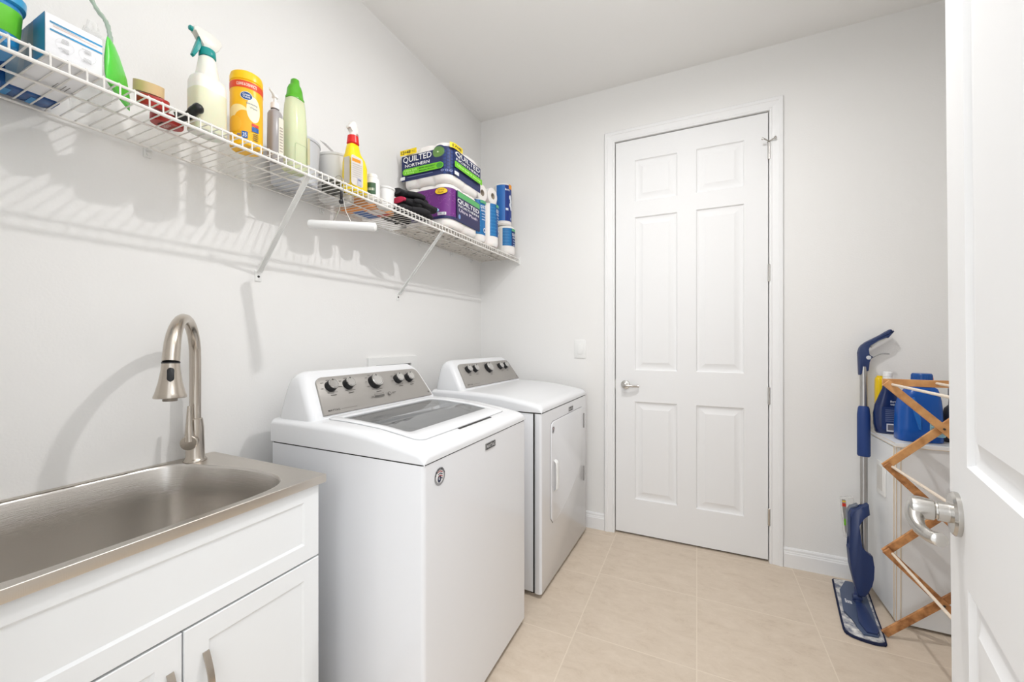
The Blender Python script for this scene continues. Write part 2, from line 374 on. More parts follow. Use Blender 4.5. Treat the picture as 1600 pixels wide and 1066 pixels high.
box(bm, .004, .485, CY0+.02, CY1-.02, .06, .078); box(bm, .004, .012, CY0+.02, CY1-.02, .078, .808); box(bm, .43, .445, CY0+.02, CY1-.02, 0, .06)
box(bm, .02, .43, CY1-.03, CY1-.01, 0, .06); box(bm, .02, .43, CY0+.01, CY0+.03, 0, .06)
obj('body', bm, m_cab, t, False)
bm = nb(); shaker(bm, CY0, CY1, .626, .822, CX1, w=.042); obj('front_panel', bm, m_cab, t, False)
cm = .442
for a, b, hy in ((CY0, cm-.0015, cm-.022), (cm+.0015, CY1, cm+.040)):
    bm = nb(); shaker(bm, a, b, .075, .621, CX1, w=.044); dr = obj('door', bm, m_cab, t, False)
    zc = .49; bm = nb(); pts = [V((CX1-.001+.022*sin(pi*k/14), hy, zc+.066-.132*k/14)) for k in range(15)]
    rings = [[p+V((0, -.006, 0)), p+V((0, .006, 0)), p+V((.0035, .006, 0)), p+V((.0035, -.006, 0))] for p in pts]
    loft(bm, rings); obj('handle', bm, m_nickel, dr, True, 50)
rebase(t, (.25, .444, 0))
# sink: rim, deck, basin
BO = [(.016, .20), (.015, .30), (.015, .42), (.016, .52), (.017, .585), (.026, .628), (.048, .654), (.080, .668), (.115, .676), (.155, .687), (.20, .700), (.25, .709), (.30, .713), (.36, .712),
      (.405, .705), (.440, .690), (.463, .668), (.478, .640), (.486, .60), (.489, .54), (.489, .42), (.487, .32), (.484, .24), (.470, .195), (.44, .165), (.38, .150), (.28, .148), (.16, .148), (.08, .15), (.035, .165)]
def smooth_loop(p, k=3):
    n = len(p); o = []
    for i in range(n):
        a, b, c, e = [V((*p[(i+j) % n], 0)) for j in (-1, 0, 1, 2)]
        for j in range(k):
            s = j/k; q = .5*((2*b)+(c-a)*s+(2*a-5*b+4*c-e)*s*s+(3*b-a-3*c+e)*s**3); o.append((q.x, q.y))
    return o
B = smooth_loop(BO)
cxy = (.26, .42)
def shrink(p, o): 
    r = []
    for x, y in p:
        dv = V((x-cxy[0], y-cxy[1])); r.append((x-o*math.copysign(min(1, abs(dv.x)/.12), dv.x), y-o*math.copysign(min(1, abs(dv.y)/.15), dv.y)))
    return r
t = thing('utility_sink', 'large brushed stainless steel utility sink set on the white cabinet', 'sink')
bm = nb()
def outer_pt(x, y, hx0, hx1, hy0, hy1):      # project a basin point radially on a rectangle
    dx, dy = x-cxy[0], y-cxy[1]; s = min([v for v in (((hx1-cxy[0])/dx if dx > 1e-6 else 9e9), ((hx0-cxy[0])/dx if dx < -1e-6 else 9e9), ((hy1-cxy[1])/dy if dy > 1e-6 else 9e9), ((hy0-cxy[1])/dy if dy < -1e-6 else 9e9))])
    return cxy[0]+dx*s, cxy[1]+dy*s
SX0, SX1, SY0, SY1 = .002, .518, .115, .768
def orect(i): 
    o = [outer_pt(x, y, SX0+i, SX1-i, SY0+i, SY1-i) for x, y in B]
    for cx_, cy_ in ((SX1-i, SY1-i), (SX1-i, SY0+i), (SX0+i, SY1-i), (SX0+i, SY0+i)):       # snap nearest to the corner
        k = min(range(len(o)), key=lambda j: (o[j][0]-cx_)**2+(o[j][1]-cy_)**2); o[k] = (cx_, cy_)
    return o
L3 = lambda p, z: [V((x, y, z)) for x, y in p]
mid = [(a[0]*.5+b[0]*.5, a[1]*.5+b[1]*.5) for a, b in zip(orect(.009), B)]
loft(bm, [L3(orect(.001), SZ-.022), L3(orect(0), SZ-.018), L3(orect(0), SZ-.0009), L3(orect(.0007), SZ), L3(orect(.007), SZ), L3(orect(.010), SZ-.0008), L3(orect(.016), SZ-.0010), L3(mid, SZ-.0026), L3(shrink(B, -.002), SZ-.003)], False, False)
obj('rim', bm, m_steel, t, True, 30)
bm = nb()
rings = [L3(shrink(B, -.002), SZ-.003), L3(shrink(B, 0), SZ-.005), L3(shrink(B, .002), SZ-.010), L3(shrink(B, .006), SZ-.10), L3(shrink(B, .012), SZ-.20), L3(shrink(B, .020), SZ-.232), L3(shrink(B, .036), SZ-.247), L3(shrink(B, .06), SZ-.251)]
loft(bm, rings, False, True); obj('basin', bm, m_basin, t, True, 60)
bm = nb(); lathe(bm, [(.045, SZ-.2505), (.043, SZ-.249), (.02, SZ-.2505)], (.26, .42, 0), 28); obj('drain', bm, m_satin, t)
rebase(t, (.26, .42, .6))
t = thing('kitchen_faucet', 'brushed nickel gooseneck pull-down faucet standing at the back corner of the sink', 'faucet')
fx, fy, fz = .052, .690, SZ-.003
bm = nb(); lathe(bm, [(.0295, fz), (.0295, fz+.004), (.0265, fz+.008), (.0235, fz+.012), (.0225, fz+.06), (.0215, fz+.10), (.0185, fz+.128), (.016, fz+.13)], (fx, fy, 0), 32); obj('body', bm, m_nickel, t)
dv = V((.165, -.135, 0)).normalized(); rad = .108
pts = [V((fx, fy, fz+.125)), V((fx, fy, 1.00)), V((fx, fy, 1.08)), V((fx, fy, 1.145))]
cz = 1.150
for k in range(1, 15):
    a = pi*k/15*1.0; pts.append(V((fx, fy, cz))+dv*rad*(1-cos(a))+V((0, 0, rad*1.03*sin(a))))
hd = V((fx, fy, 0))+dv*(rad*2+.004); pts.append(V((hd.x, hd.y, cz-.002)))
bm = nb(); n = len(pts); tube(bm, pts, [.0145]*(n-6)+[.0150, .0158, .0166, .0175, .0180, .0183], 20); obj('neck', bm, m_nickel, t)
ax = (dv*.06+V((0, 0, -1))).normalized()
rt = ax.to_track_quat('Z', 'Y').to_matrix().to_4x4(); hp = V((hd.x, hd.y, cz-.003))
bm = nb(); lathe(bm, [(.0185, 0), (.0190, .0015), (.0190, .003), (.0185, .0035)], hp, 28, rt); obj('black_ring', bm, m_black, t)
bm = nb(); lathe(bm, [(.0183, .0037), (.0195, .02), (.024, .05), (.0305, .078), (.0335, .086), (.0330, .090), (.0300, .0915), (0, .0915)], hp, 36, rt); sh = obj('spray_head', bm, m_nickel, t)
bm = nb(); lathe(bm, [(.0150, .0915), (.0150, .098), (.0135, .099), (0, .099)], hp, 28, rt); obj('nozzle', bm, mat('nozzle_grey', (140, 132, 122), .4, .8), sh)
# button faces the room
bd = (V(CAM)-hp); bd.z = 0; bd.normalize(); sd = V((0, 0, 1)).cross(bd)
bm = nb(); f = lambda u, v, h: hp+ax*(.03+v)+sd*u+bd*(.0190+(.0055)*(v+.014)/.028+h)
prism(bm, rrect(0, 0, .0072, .0165, .0068), f, .0, .0035, .001); obj('spray_button', bm, m_black, sh)
bm = nb(); hy = fz+.066; hdv = V((.72, -.69, 0)).normalized(); up = V((0, 0, 1)); sdv = up.cross(hdv)
lathe(bm, [(.0150, .010), (.0155, .024), (.0185, .034), (.0210, .046), (.0212, .051), (.0195, .0525), (0, .053)], (fx, fy, hy), 28, hdv.to_track_quat('Z', 'Y').to_matrix().to_4x4())
pt = lambda a, b, c: V((fx, fy, hy))+hdv*a+sdv*b+up*c
tube(bm, spline([pt(.044, .0, .004), pt(.045, -.001, .035), pt(.042, -.002, .065), pt(.038, -.003, .106)], 6), [.0125]+[.0120-.0075*k/17 for k in range(18)], 12)
obj('handle', bm, m_nickel, t)
rebase(t, (fx, fy, fz))

# ================================================================== WASHER AND DRYER
def zt(x):      # crown of the top cover, x = distance from the wall
    P = [(.13, .941), (.30, .941), (.42, .939), (.55, .930), (.65, .916), (.72, .904), (.766, .897)]
    for (a, b), (c, d_) in zip(P[:-1], P[1:]):
        if x <= c: return b+(d_-b)*(x-a)/(c-a)
    return P[-1][1]
def machine(kind, Wd):
    wash = kind == 'washer'; FX = .765; X0 = .135
    t = thing('washing_machine' if wash else 'clothes_dryer',
              'white top-load washing machine with glass lid beside the sink cabinet' if wash else 'white front-door clothes dryer between the washing machine and the far wall',
              'washing machine' if wash else 'dryer')
    bm = nb()
    if wash:
        loft(bm, [[V((x, y, z)) for x, y in rrect((X0+FX)/2, Wd/2, (FX-X0)/2-i, Wd/2-i, .012)] for z, i in ((.02, .004), (.024, 0), (.862, 0))], True, False)
        obj('cabinet_body', bm, m_app, t)
    else:
        box(bm, X0, FX-.042, .003, Wd-.003, .022, .860, .003); obj('cabinet_body', bm, m_app, t)
        bm = nb(); loft(bm, [[V((x, y, z)) for x, y in rrect(FX-.019, Wd/2, .019-i, Wd/2-i, .012)] for z, i in ((.018, .003), (.022, 0), (.860, 0))], True, True)
        fr = obj('front_panel', bm, m_app, t)
    for a in (X0+.05, FX-.06):
        for b in (.05, Wd-.05):
            bm = nb(); lathe(bm, [(.02, 0), (.02, .012), (.012, .03)], (a, b, 0), 12); obj('levelling_foot', bm, m_black, t)
    bm = nb(); loft(bm, [[V((x, y, z)) for x, y in rrect((X0+FX)/2, Wd/2, (FX-X0)/2-.003, Wd/2-.003, .012)] for z in (.859, .8665)], False, False)
    obj('top_seam', bm, m_dark, t)
    # top cover as a crowned surface
    def H(x, y):
        z = zt(x); rr = .030
        for dd, r in ((y, rr), (Wd-y, rr), (FX+.002-x, .034)):
            if dd < r: q = 1-dd/r; z -= (.020 if r == rr else .020)*(1-sqrt(max(0, 1-q*q)))
        return z
    gx0, gx1, gy0, gy1 = .345, .632, .102, Wd-.102
    hx0, hx1, hy0, hy1 = (gx0-.01, gx1+.01, gy0-.01, gy1+.01)
    xs = [X0+(.30-X0)*i/3 for i in range(3)]+[.30, hx0, .40, .45, .50, .55, .60, hx1, .66, .68, .70, .72]+[FX+.002-.034*(1-sin(k/7*pi/2)) for k in range(1, 8)]
    ys = [.030*(1-cos(k/6*pi/2)) for k in range(7)]; ys = ys+[.05, .07, hy0]+[hy0+(hy1-hy0)*i/8 for i in range(1, 8)]+[hy1, Wd-.07, Wd-.05]+[Wd-v for v in reversed(ys)]
    bm = nb(); G = [[bm.verts.new((x, y, H(x, y))) for y in ys] for x in xs]
    for i in range(len(xs)-1):
        for j in range(len(ys)-1):
            if wash and xs[i] >= hx0-1e-6 and xs[i+1] <= hx1+1e-6 and ys[j] >= hy0-1e-6 and ys[j+1] <= hy1+1e-6: continue
            bm.faces.new((G[i][j], G[i+1][j], G[i+1][j+1], G[i][j+1]))
    per = [G[i][0] for i in range(len(xs))]+[G[-1][j] for j in range(1, len(ys))]+[G[i][-1] for i in range(len(xs)-2, -1, -1)]+[G[0][j] for j in range(len(ys)-2, 0, -1)]
    lo = [bm.verts.new((v.co.x, v.co.y, .8655)) for v in per]; n = len(per)
    for i in range(n): bm.faces.new((per[i], lo[i], lo[(i+1) % n], per[(i+1) % n]))
    bm.faces.new(lo)
    if wash: bm.faces.ensure_lookup_table()
    obj('top_cover', bm, m_cover, t, True, 50)
    if wash:
        # lid ring over the cover, with hole for the glass
        lx0, lx1, ly0, ly1 = .312, .700, .068, Wd-.068
        def ring(ax0, ax1, ay0, ay1, r, dz, k=6, ns=10):
            p = rrect((ax0+ax1)/2, (ay0+ay1)/2, (ax1-ax0)/2, (ay1-ay0)/2, r, k); q = []
            for i in range(len(p)):
                a, b = p[i], p[(i+1) % len(p)]
                q.append(a)
                if (V(a)-V(b)).length > .05:
                    for s in range(1, ns): q.append((a[0]+(b[0]-a[0])*s/ns, a[1]+(b[1]-a[1])*s/ns))
            return [V((x, y, zt(x)+dz)) for x, y in q]
        bm = nb(); loft(bm, [ring(lx0, lx1, ly0, ly1, .03, -.002), ring(lx0, lx1, ly0, ly1, .03, .0025), ring(lx0+.003, lx1-.003, ly0+.003, ly1-.003, .03, .0045), ring(gx0-.004, gx1+.004, gy0-.004, gy1+.004, .018, .0035), ring(gx0, gx1, gy0, gy1, .016, .001), ring(gx0, gx1, gy0, gy1, .016, -.012)], False, False)
        lid = obj('lid', bm, m_cover, t, True, 40)
        bm = nb(); R1 = ring(gx0, gx1, gy0, gy1, .016, -.0015); R2 = ring(gx0, gx1, gy0, gy1, .016, -.0055)
        # strips across so the pane keeps the gentle curve
        loft(bm, [R1, R2], False, False)
        for dz in (-.0015, -.0055):
            gxs = [gx0+(gx1-gx0)*i/10 for i in range(11)]; rows = [[bm.verts.new((x, yy, zt(x)+dz)) for yy in (gy0, gy1)] for x in gxs]
            for a, b in zip(rows[:-1], rows[1:]): bm.faces.new((a[0], a[1], b[1], b[0]))
        obj('lid_glass', bm, m_glass, lid, True, 60)
        bm = nb(); box(bm, .703, .712, Wd/2-.085, Wd/2+.140, .898, zt(.706)+.0012); obj('lid_finger_slot', bm, m_dark, t, False)
        bm = nb(); loft(bm, [ring(lx0-.0022, lx1+.0022, ly0-.0022, ly1+.0022, .032, .0007), ring(lx0-.0002, lx1+.0002, ly0-.0002, ly1+.0002, .030, .0007)], False, False); obj('lid_gap_shade', bm, mat('gap_shade_grey', (168, 168, 170), .8), t)  # grey ring laid on the cover, painting the shade of the lid gap
        # tub visible through the glass
        bm = nb(); lathe(bm, [(.235, .905), (.215, .900), (.205, .88), (.20, .80), (.20, .50), (.19, .48), (0, .48)], (.47, Wd/2, 0), 48, cap=False); obj('tub', bm, mat('tub_grey', (196, 196, 196), .4, .1), t)
        bm = nb(); lathe(bm, [(.05, .48), (.045, .60), (.035, .72), (.03, .76), (0, .765)], (.47, Wd/2, 0), 24); obj('agitator', bm, mat('agitator_grey', (200, 200, 202), .4), t)
        bm = nb(); p = rrect(.49, Wd/2, .19, Wd/2-.06, .02); q = [(.47+.236*cos(2*pi*i/24-pi*0), Wd/2+.236*sin(2*pi*i/24)) for i in range(24)]
        loft(bm, [L3(p, .908), [V((.47+.215*cos(a_), Wd/2+.215*sin(a_), .902)) for a_ in [math.atan2(y-Wd/2, x-.47) for x, y in p]]], False, False); obj('tub_surround', bm, mat('surround_white', (216, 216, 217), .4), t)
    # console
    def con_ring(i, dx=0):
        return None
    cb, ctp = .018, .050
    B0 = [(cb, .30), (Wd-cb, .30)]
    bm = nb()
    def prof(y0, y1, xf, xb, z): return z, y0, y1, xf, xb
    rings = []
    for z, ins, xf, xb in ((.936, 0, .318, .140), (.945, .0, .316, .140), (.97, .004, .300, .141), (1.01, .013, .274, .145), (1.045, .020, .251, .150), (1.070, .028, .233, .158), (1.083, .040, .218, .168), (1.092, .060, .203, .180), (1.0935, .075, .196, .186)):
        y0, y1 = cb+ins, Wd-cb-ins
        rings.append([V((x, y, z)) for x, y in rrect((xf+xb)/2, (y0+y1)/2, (xf-xb)/2, (y1-y0)/2, min(.028, (xf-xb)/2-.001), 6)])
    loft(bm, rings, True, True); con = obj('console', bm, m_cover, t, True, 60)
    # silver fascia: plane from bottom (.3175,z .948) to top (.233,1.07)
    A_ = V((.3165, 0, .950)); Bt = V((.2345, 0, 1.0735)); upv = (Bt-A_).normalized(); nr = V((upv.z, 0, -upv.x)); Lh = (Bt-A_).length
    f = lambda u, v, h: A_+upv*v+V((0, u, 0))+nr*(h+.0055*(1-(2*v/Lh-1)**2)*0)
    y0, y1 = .058, Wd-.052
    out = [(y0, .002), (y1, .002)]+[(y1-.018-.028*(1-cos(RD(a))), Lh-.034+.030*sin(RD(a))) for a in range(0, 91, 15)]+[(y0+.022+.028*(1-cos(RD(a))), Lh-.034+.030*sin(RD(a))) for a in range(90, -1, -15)]
    bm = nb(); prism(bm, out, f, -.004, .0045, .001); obj('control_panel', bm, m_console, con)
    kn = ([(.128, .104, .021), (.205, .104, .021), (.335, .099, .0285), (.470, .100, .021), (.540, .100, .021)] if wash else [(.150, .104, .021), (.222, .104, .021), (.372, .100, .031), (.520, .102, .021), (.590, .102, .021)])
    rot = nr.to_track_quat('Z', 'Y').to_matrix().to_4x4()
    for (ky, kv, kr) in kn:
        c0 = f(ky, kv, .0045)
        bm = nb(); lathe(bm, [(kr, 0), (kr*.98, .004), (kr*.92, .021), (kr*.86, .0225), (0, .0225)], c0, 32, rot); kb = obj('knob', bm, m_black, con)
        bm = nb(); lathe(bm, [(kr*.90, .0205), (kr*.90, .0245), (kr*.84, .0265), (kr*.74, .0265), (kr*.72, .0250), (kr*.70, .0262), (0, .0266)], c0, 32, rot); obj('knob_cap', bm, m_chrome, kb)
        bm = nb(); u_ = f(0, 1, 0)-f(0, 0, 0); q = c0+nr*.0268+upv*kr*.70; tube(bm, [q-upv*kr*.12, q+upv*kr*.12], .0014, 6); obj('knob_pointer', bm, m_black, kb)
    dk = (88, 84, 80); pr = Print(f, .0046)
    pr.text('MAYTAG', .080, .128, .012, .019, (40, 38, 36)); pr.rect(.134, .205, .014, .0155, (120, 116, 112), 2); pr.ell(Wd-.068, .018, .005, .005, dk)
    rnd = random.Random(3)
    for (ky, kv, kr) in kn:
        for a in range(-60, 241, 50 if kr < .025 else 33):
            cu, cv = ky+cos(RD(a))*(kr+.013), kv+sin(RD(a))*(kr+.006); w_ = rnd.uniform(.004, .008)
            if .004 < cv < Lh-.006: pr.rect(cu-w_, cu+w_, cv-.001, cv+.001, (112, 108, 104), 1)
        pr.rect(ky-.012, ky+.012, kv-kr-.014, kv-kr-.0115, dk, 1)
    if wash:
        pr.rect(.300, .352, .034, .041, (98, 95, 92), 2); pr.ell(.384, .040, .008, .008, (104, 100, 96)); pr.ell(.384, .040, .0055, .0055, (150, 146, 142)); pr.rect(.398, .420, .040, .043, dk, 1); pr.rect(.282, .294, .035, .038, dk, 1)
        for k in range(5): pr.rect(.302+k*.0105, .309+k*.0105, .045, .047, dk, 1)
    pr.done('console_printing', con)
    # badge
    by, bz = (Wd/2+.03, .832) if wash else (Wd/2+.06, .822)
    ff = flat((FX, 0, 0), (0, 1, 0), (1, 0, 0)); tgt = t if wash else fr
    bm = nb(); prism(bm, rrect(by, bz, .036, .0115, .001, 1), ff, 0, .003, .0005); bd_ = obj('badge', bm, mat('badge_silver', (168, 166, 164), .3, .8), tgt)
    pr = Print(ff, .0031); pr.rect(by-.034, by+.034, bz-.0098, bz+.0098, (58, 58, 60), 1); pr.text('MAYTAG', by-.030, by+.030, bz-.0062, bz+.0062, (205, 205, 205), .02); pr.done('badge_lettering', bd_)
    def sticker(sy, sz, r, par):
        pr = Print(ff, .0006 if wash else .006); pr.ell(sy, sz, r, r*1.0, (150, 150, 152)); pr.ell(sy, sz, r*.72, r*.72, (238, 238, 238)); pr.ell(sy-r*.1, sz-r*.25, r*.34, r*.42, (52, 56, 82)); pr.ell(sy-r*.1, sz-r*.2, r*.13, r*.16, (230, 230, 230))
        for k in range(4): pr.line([(sy-r*.45+k*r*.1, sz+r*(.5-.24*k)), (sy, sz+r*(.62-.24*k)), (sy+r*.5, sz+r*(.38-.24*k))], r*.11, (176, 92, 92) if k % 2 == 0 else (58, 60, 84))
        for i, ch in enumerate('AMERICA'):
            a = RD(160-i*23); cu, cv = sy+cos(a)*r*.86, sz+sin(a)*r*.86; pr.text(ch, cu-r*.11, cu+r*.11, cv-r*.12, cv+r*.12, (40, 40, 44), .02)
        pr.done('round_sticker', par, 'small round AMERICA flag sticker')
    if wash: sticker(.073, .814, .0255, t)
    else:
        # side-hinged door in the front panel
        dy0, dy1, dz0, dz1 = .118, Wd-.105, .300, .800
        fo = lambda u, v, h: V((FX+h, u, v))
        outl = [(dy0+.03, dz1), (dy1-.0, dz1), (dy1, dz0+.18)]+[(dy1-(dy1-dy0-.03)*k/10, dz0+.18-.18*sin(pi/2*k/10)) for k in range(1, 11)]+[(dy0, dz0+.03), (dy0, dz1-.03), (dy0+.009, dz1-.009)]
        bm = nb(); prism(bm, [(a+(.003 if a > .3 else -.003), b+(.003 if b > .6 else -.003)) for a, b in outl], fo, -.002, .0006); dg = obj('door_gap', bm, mat('gap_grey', (150, 149, 148), .7), fr, False)
        bm = nb(); prism(bm, outl, fo, -.001, .0055, .003, 3); dr = obj('door', bm, m_app, t)
        bm = nb(); hy = dy0+.046; p = [(FX+.004, hy, .606), (FX+.014, hy-.003, .600), (FX+.019, hy-.004, .585), (FX+.020, hy-.004, .53), (FX+.019, hy-.004, .477), (FX+.014, hy-.003, .462), (FX+.004, hy, .456)]
        sp = spline(p, 4); loft(bm, [[q+V((0, -.015, 0)), q+V((0, .015, 0)), q+V((.006, .011, 0)), q+V((.006, -.011, 0))] for q in sp]); obj('door_handle', bm, m_white, dr, True, 45)
        sticker(dy0+.024, .760, .017, dr)
        for z in (.71, .385):
            bm = nb(); box(bm, FX-.001, FX+.004, Wd-.062, Wd-.054, z-.045, z+.045, .001); obj('hinge_cover', bm, mat('gap_grey', (150, 149, 148), .7), t, False)
        bm = nb(); box(bm, FX-.042, FX-.040, .0022, Wd-.0015, .022, .8585); obj('panel_seam', bm, m_dark, t, False)
    return t
w = machine('washer', .697); w.location = (0, .870, 0)
dr_ = machine('dryer', .745); dr_.location = (.012, 1.751, 0); dr_.rotation_euler = (0, 0, RD(-1.6))
for r_ in (w, dr_):   # put the empties under the machines
    base = V((.45, .35, 0))
    T = M.Translation(-base)
    def go(o):
        for c in o.children: c.data.transform(T); go(c)
    go(r_); r_.location = V(r_.location)+M.Rotation(r_.rotation_euler.z, 3, 'Z') @ base

# ================================================================== WIRE SHELF
SD = .305
def sz(Y): return 1.754+.010*(Y-.26)
t = thing('wire_shelf', 'long white wire shelf along the left wall above the laundry machines', 'shelf')
Y0, Y1 = .155, YF-.008
def rail(name, x, dz, r):
    bm = nb(); tube(bm, [(x, Y0, sz(Y0)+dz), (x, Y1, sz(Y1)+dz)], r, 8); return obj(name, bm, m_wire, t)
rail('front_rail', SD, -.0062, .0033); rail('lip_rail', SD+.001, -.031, .0042); rail('back_rail', .012, -.0062, .0033); rail('cross_rail', .16, -.0062, .0028)
bm = nb(); y = Y0+.012
while y < Y1-.004:
    z = sz(y)-.0016; tube(bm, [(.010, y, z), (SD-.001, y, z), (SD+.0022, y, z-.003), (SD+.003, y, z-.031)], .00165, 6); y += .0254
o = obj('deck_wires', bm, m_wire, t); o['kind'] = 'stuff'
def bracket(yw, yf):
    br = thing('shelf_bracket', '', 'bracket', 'diagonal braces under the wire shelf')
    zt_ = sz(yf)-.030; zb = 1.448; bm = nb()
    a, b = V((SD-.004, yf, zt_)), V((.006, yw, zb)); dirv = (b-a).normalized(); s = V((0, 1, 0)); s = (s-dirv*s.dot(dirv)).normalized(); n_ = dirv.cross(s)
    rings = []
    for p in (a, a+(b-a)*.5, b):
        rings.append([p+s*.009+n_*.001, p+s*.009+n_*.006, p+s*.007+n_*.006, p+s*.007+n_*.0022, p-s*.007+n_*.0022, p-s*.007+n_*.006, p-s*.009+n_*.006, p-s*.009+n_*.001])
    loft(bm, rings); obj('strut', bm, m_white, br, False)
    bm = nb(); box(bm, 0, .0035, yw-.0115, yw+.0115, zb-.034, zb+.006, .001); ft = obj('foot_plate', bm, m_white, br)
    bm = nb(); lathe(bm, [(.004, 0), (.0035, .003), (0, .0035)], (.0035, yw, zb-.017), 12, M.Rotation(RD(90), 4, 'Y')); obj('screw', bm, m_dark, ft)
    bm = nb(); box(bm, SD-.010, SD+.007, yf-.008, yf+.008, zt_-.006, zt_+.002, .001); obj('hook', bm, m_white, br)
    rebase(br, (0, yw, zb)); return br
b1 = bracket(.913, .880); b1['label'] = 'white diagonal shelf brace nearer the faucet, under the slim green bottle'
b2 = bracket(1.650, 1.620); b2['label'] = 'white diagonal shelf brace further along, under the tissue packs'
bm = nb(); box(bm, 0, .003, 0, .001, 0, .001); bm.free()
for i, y in enumerate((.30, .595, .885, 1.18, 1.50, 1.83, 2.15, 2.40)):
    bm = nb(); z = sz(y)-.008; box(bm, 0, .004, y-.009, y+.009, z-.024, z+.008, .001); box(bm, .003, .020, y-.0045, y+.0045, z-.006, z-.003); tube(bm, [(.004, y, z-.014), (.008, y, z-.014)], .004, 8)
    obj('wall_clip', bm, m_white, t)
bm = nb(); box(bm, SD-.012, SD+.012, YF-.012, YF, sz(YF)-.045, sz(YF)+.006, .003); obj('end_bracket', bm, m_white, t)
rebase(t, (0, 1.35, 1.765))

# ================================================================== THINGS ON THE WIRE SHELF
def ids(c, i=0): return c
# 1 tub with blue lid at the near end
x, y = .215, .262; z0 = sz(y)
t = thing('pod_tub', 'green and blue tub with a blue lid at the near end of the shelf', 'tub')
bm = nb(); loft(bm, [sring(x, y, z0+h, a, a*.8, 3) for h, a in ((0, .042), (.004, .046), (.075, .052), (.080, .050))]); obj('body', bm, mat('tub_blue', (38, 132, 190), .3), t)
bm = nb(); loft(bm, [sring(x, y, z0+h, a, a*.82, 3) for h, a in ((.080, .051), (.082, .056), (.096, .057), (.101, .052), (.103, .034), (.116, .030), (.119, .026))]); obj('lid', bm, mat('tub_lid_blue', (66, 166, 214), .28), t)
bm = nb(); loft(bm, [sring(x, y, z0+h, a, a*.8, 3) for h, a in ((.024, .0480), (.025, .0488), (.070, .0523), (.071, .0515))], False, False); obj('label', bm, mat('label_green', (106, 204, 52), .35), t)
rebase(t, (x, y, z0))
# dark blue pack lying against the wall behind the white box
z0 = sz(.3)
t = thing('soap_pack', 'dark blue shrink-wrapped pack lying against the wall under the white box', 'pack')
bm = nb(); loft(bm, [[V((a, yy, b)) for a, b in rrect(.045, z0+.027, .033*s_, .027*s_, .008*s_+.001, 3)] for yy, s_ in ((.165, .25), (.175, .9), (.19, 1), (.39, 1), (.402, .9), (.41, .25))]); obj('wrapper', bm, mat('pack_navy', (20, 62, 122), .25, bump=(40, .8), var=((32, 96, 160), 30, (1, 1, 1))), t)
pr = Print(lambda u, v, h: V((u, v, z0-.0003-h*.5))); 
for k in range(5): pr.rect(.02, .06, .20+k*.04, .212+k*.04, (64, 140, 196), 1)
pr.ell(.05, .195, .012, .014, (120, 180, 120)); pr.done('wrapper_printing', t)
rebase(t, (.045, .29, z0))
# 2 white box with two blue stripes
z0 = sz(.36)
t = thing('carton', 'white carton with two blue stripes near the start of the wire shelf', 'box')
bm = nb(); box(bm, .083, .288, .318, .400, z0, z0+.083, .0012); obj('box', bm, mat('carton_white', (240, 240, 242), .5), t)
pr = Print(flat((.288, .318, z0), (0, 1, 0), (1, 0, 0)))
for v in (.066, .051): pr.rect(.006, .0815, v, v+.0035, (26, 150, 206), 2); pr.rect(.006, .035, v+.0006, v+.0029, (70, 140, 176), 1)
pr.rect(.010, .074, .0605, .0615, (236, 190, 168), 1); pr.rect(.010, .050, .0635, .0643, (190, 186, 184), 1)
rn = random.Random(5)
for cu in (.026, .058):
    for cv in (.036, .018):
        for k in range(4): pr.rect(cu-.006+rn.uniform(-.003, .003), cu+.006, cv+k*.0022, cv+k*.0022+.0009, (176, 176, 176), 1)
    pr.line([(cu+.013*cos(a/10), .031+.013*sin(a/10)) for a in range(0, 66, 4)], .0004, (206, 206, 206))
pr.done('front_printing', t)
pr = Print(flat((.083, .318, z0), (1, 0, 0), (0, -1, 0))); pr.rect(.0, .205, .0, .083, (120, 150, 172), 1); pr.rect(.15, .205, 0, .083, (32, 140, 190), 1); pr.poly([(.06, 0), (.10, 0), (.13, .083), (.11, .083)], (150, 168, 180)); pr.done('side_printing', t)
pr = Print(lambda u, v, h: V((u, v, z0-h)))
for k in range(4): pr.rect(.15, .185, .365+k*.006, .3665+k*.006, (150, 148, 146), 1)
pr.done('base_printing', t); rebase(t, (.185, .359, z0))
# clear crumpled bag
t = thing('plastic_bag', 'clear crumpled plastic bag standing behind the white striped carton', 'bag')
bm = nb(); rn = random.Random(11); rings = []
z0 = sz(.42)
for k, (h, a, b) in enumerate(((.002, .075, .022), (.05, .085, .026), (.10, .080, .024), (.135, .06, .02), (.16, .03, .015), (.185, .02, .01))):
    rings.append([p+V((rn.uniform(-.004, .004), rn.uniform(-.003, .003), rn.uniform(-.006, .006) if k else 0)) for p in sring(.14-.0*k, .432, z0+h, a, b, 2.4, 22)])
loft(bm, rings, True, False); obj('film', bm, m_film, t, True, 20)
rebase(t, (.14, .432, z0))
# green pouch
t = thing('green_pouch', 'bright green refill pouch with a pale twisted top between carton and tape dispenser', 'pouch')
z0 = sz(.45)
dp_ = V((-.8, .6, 0)); np_ = V((.6, .8, 0)); c0 = V((.240, .444, z0)); bm = nb()
loft(bm, [[c0+dp_*(sh_+a*cos(q))+np_*(b*sin(q))+V((0, 0, h)) for q in [2*pi*i/28 for i in range(28)]] for h, sh_, a, b in ((0, 0, .066, .004), (.02, -.004, .063, .011), (.05, -.016, .050, .012), (.08, -.032, .032, .007), (.094, -.040, .022, .003))])
obj('pouch', bm, mat('pouch_green', (92, 214, 72), .3, bump=(60, .5), sss=.2), t)
bm = nb(); tube(bm, spline([(.271, .420, z0+.09), (.262, .420, z0+.12), (.246, .420, z0+.15), (.225, .412, z0+.18), (.21, .40, z0+.22)], 5), [.0045, .0036, .0045, .005, .004]*4+[.005], 8); obj('twisted_top', bm, mat('pouch_pale', (168, 190, 172), .2, alpha=.7), t)
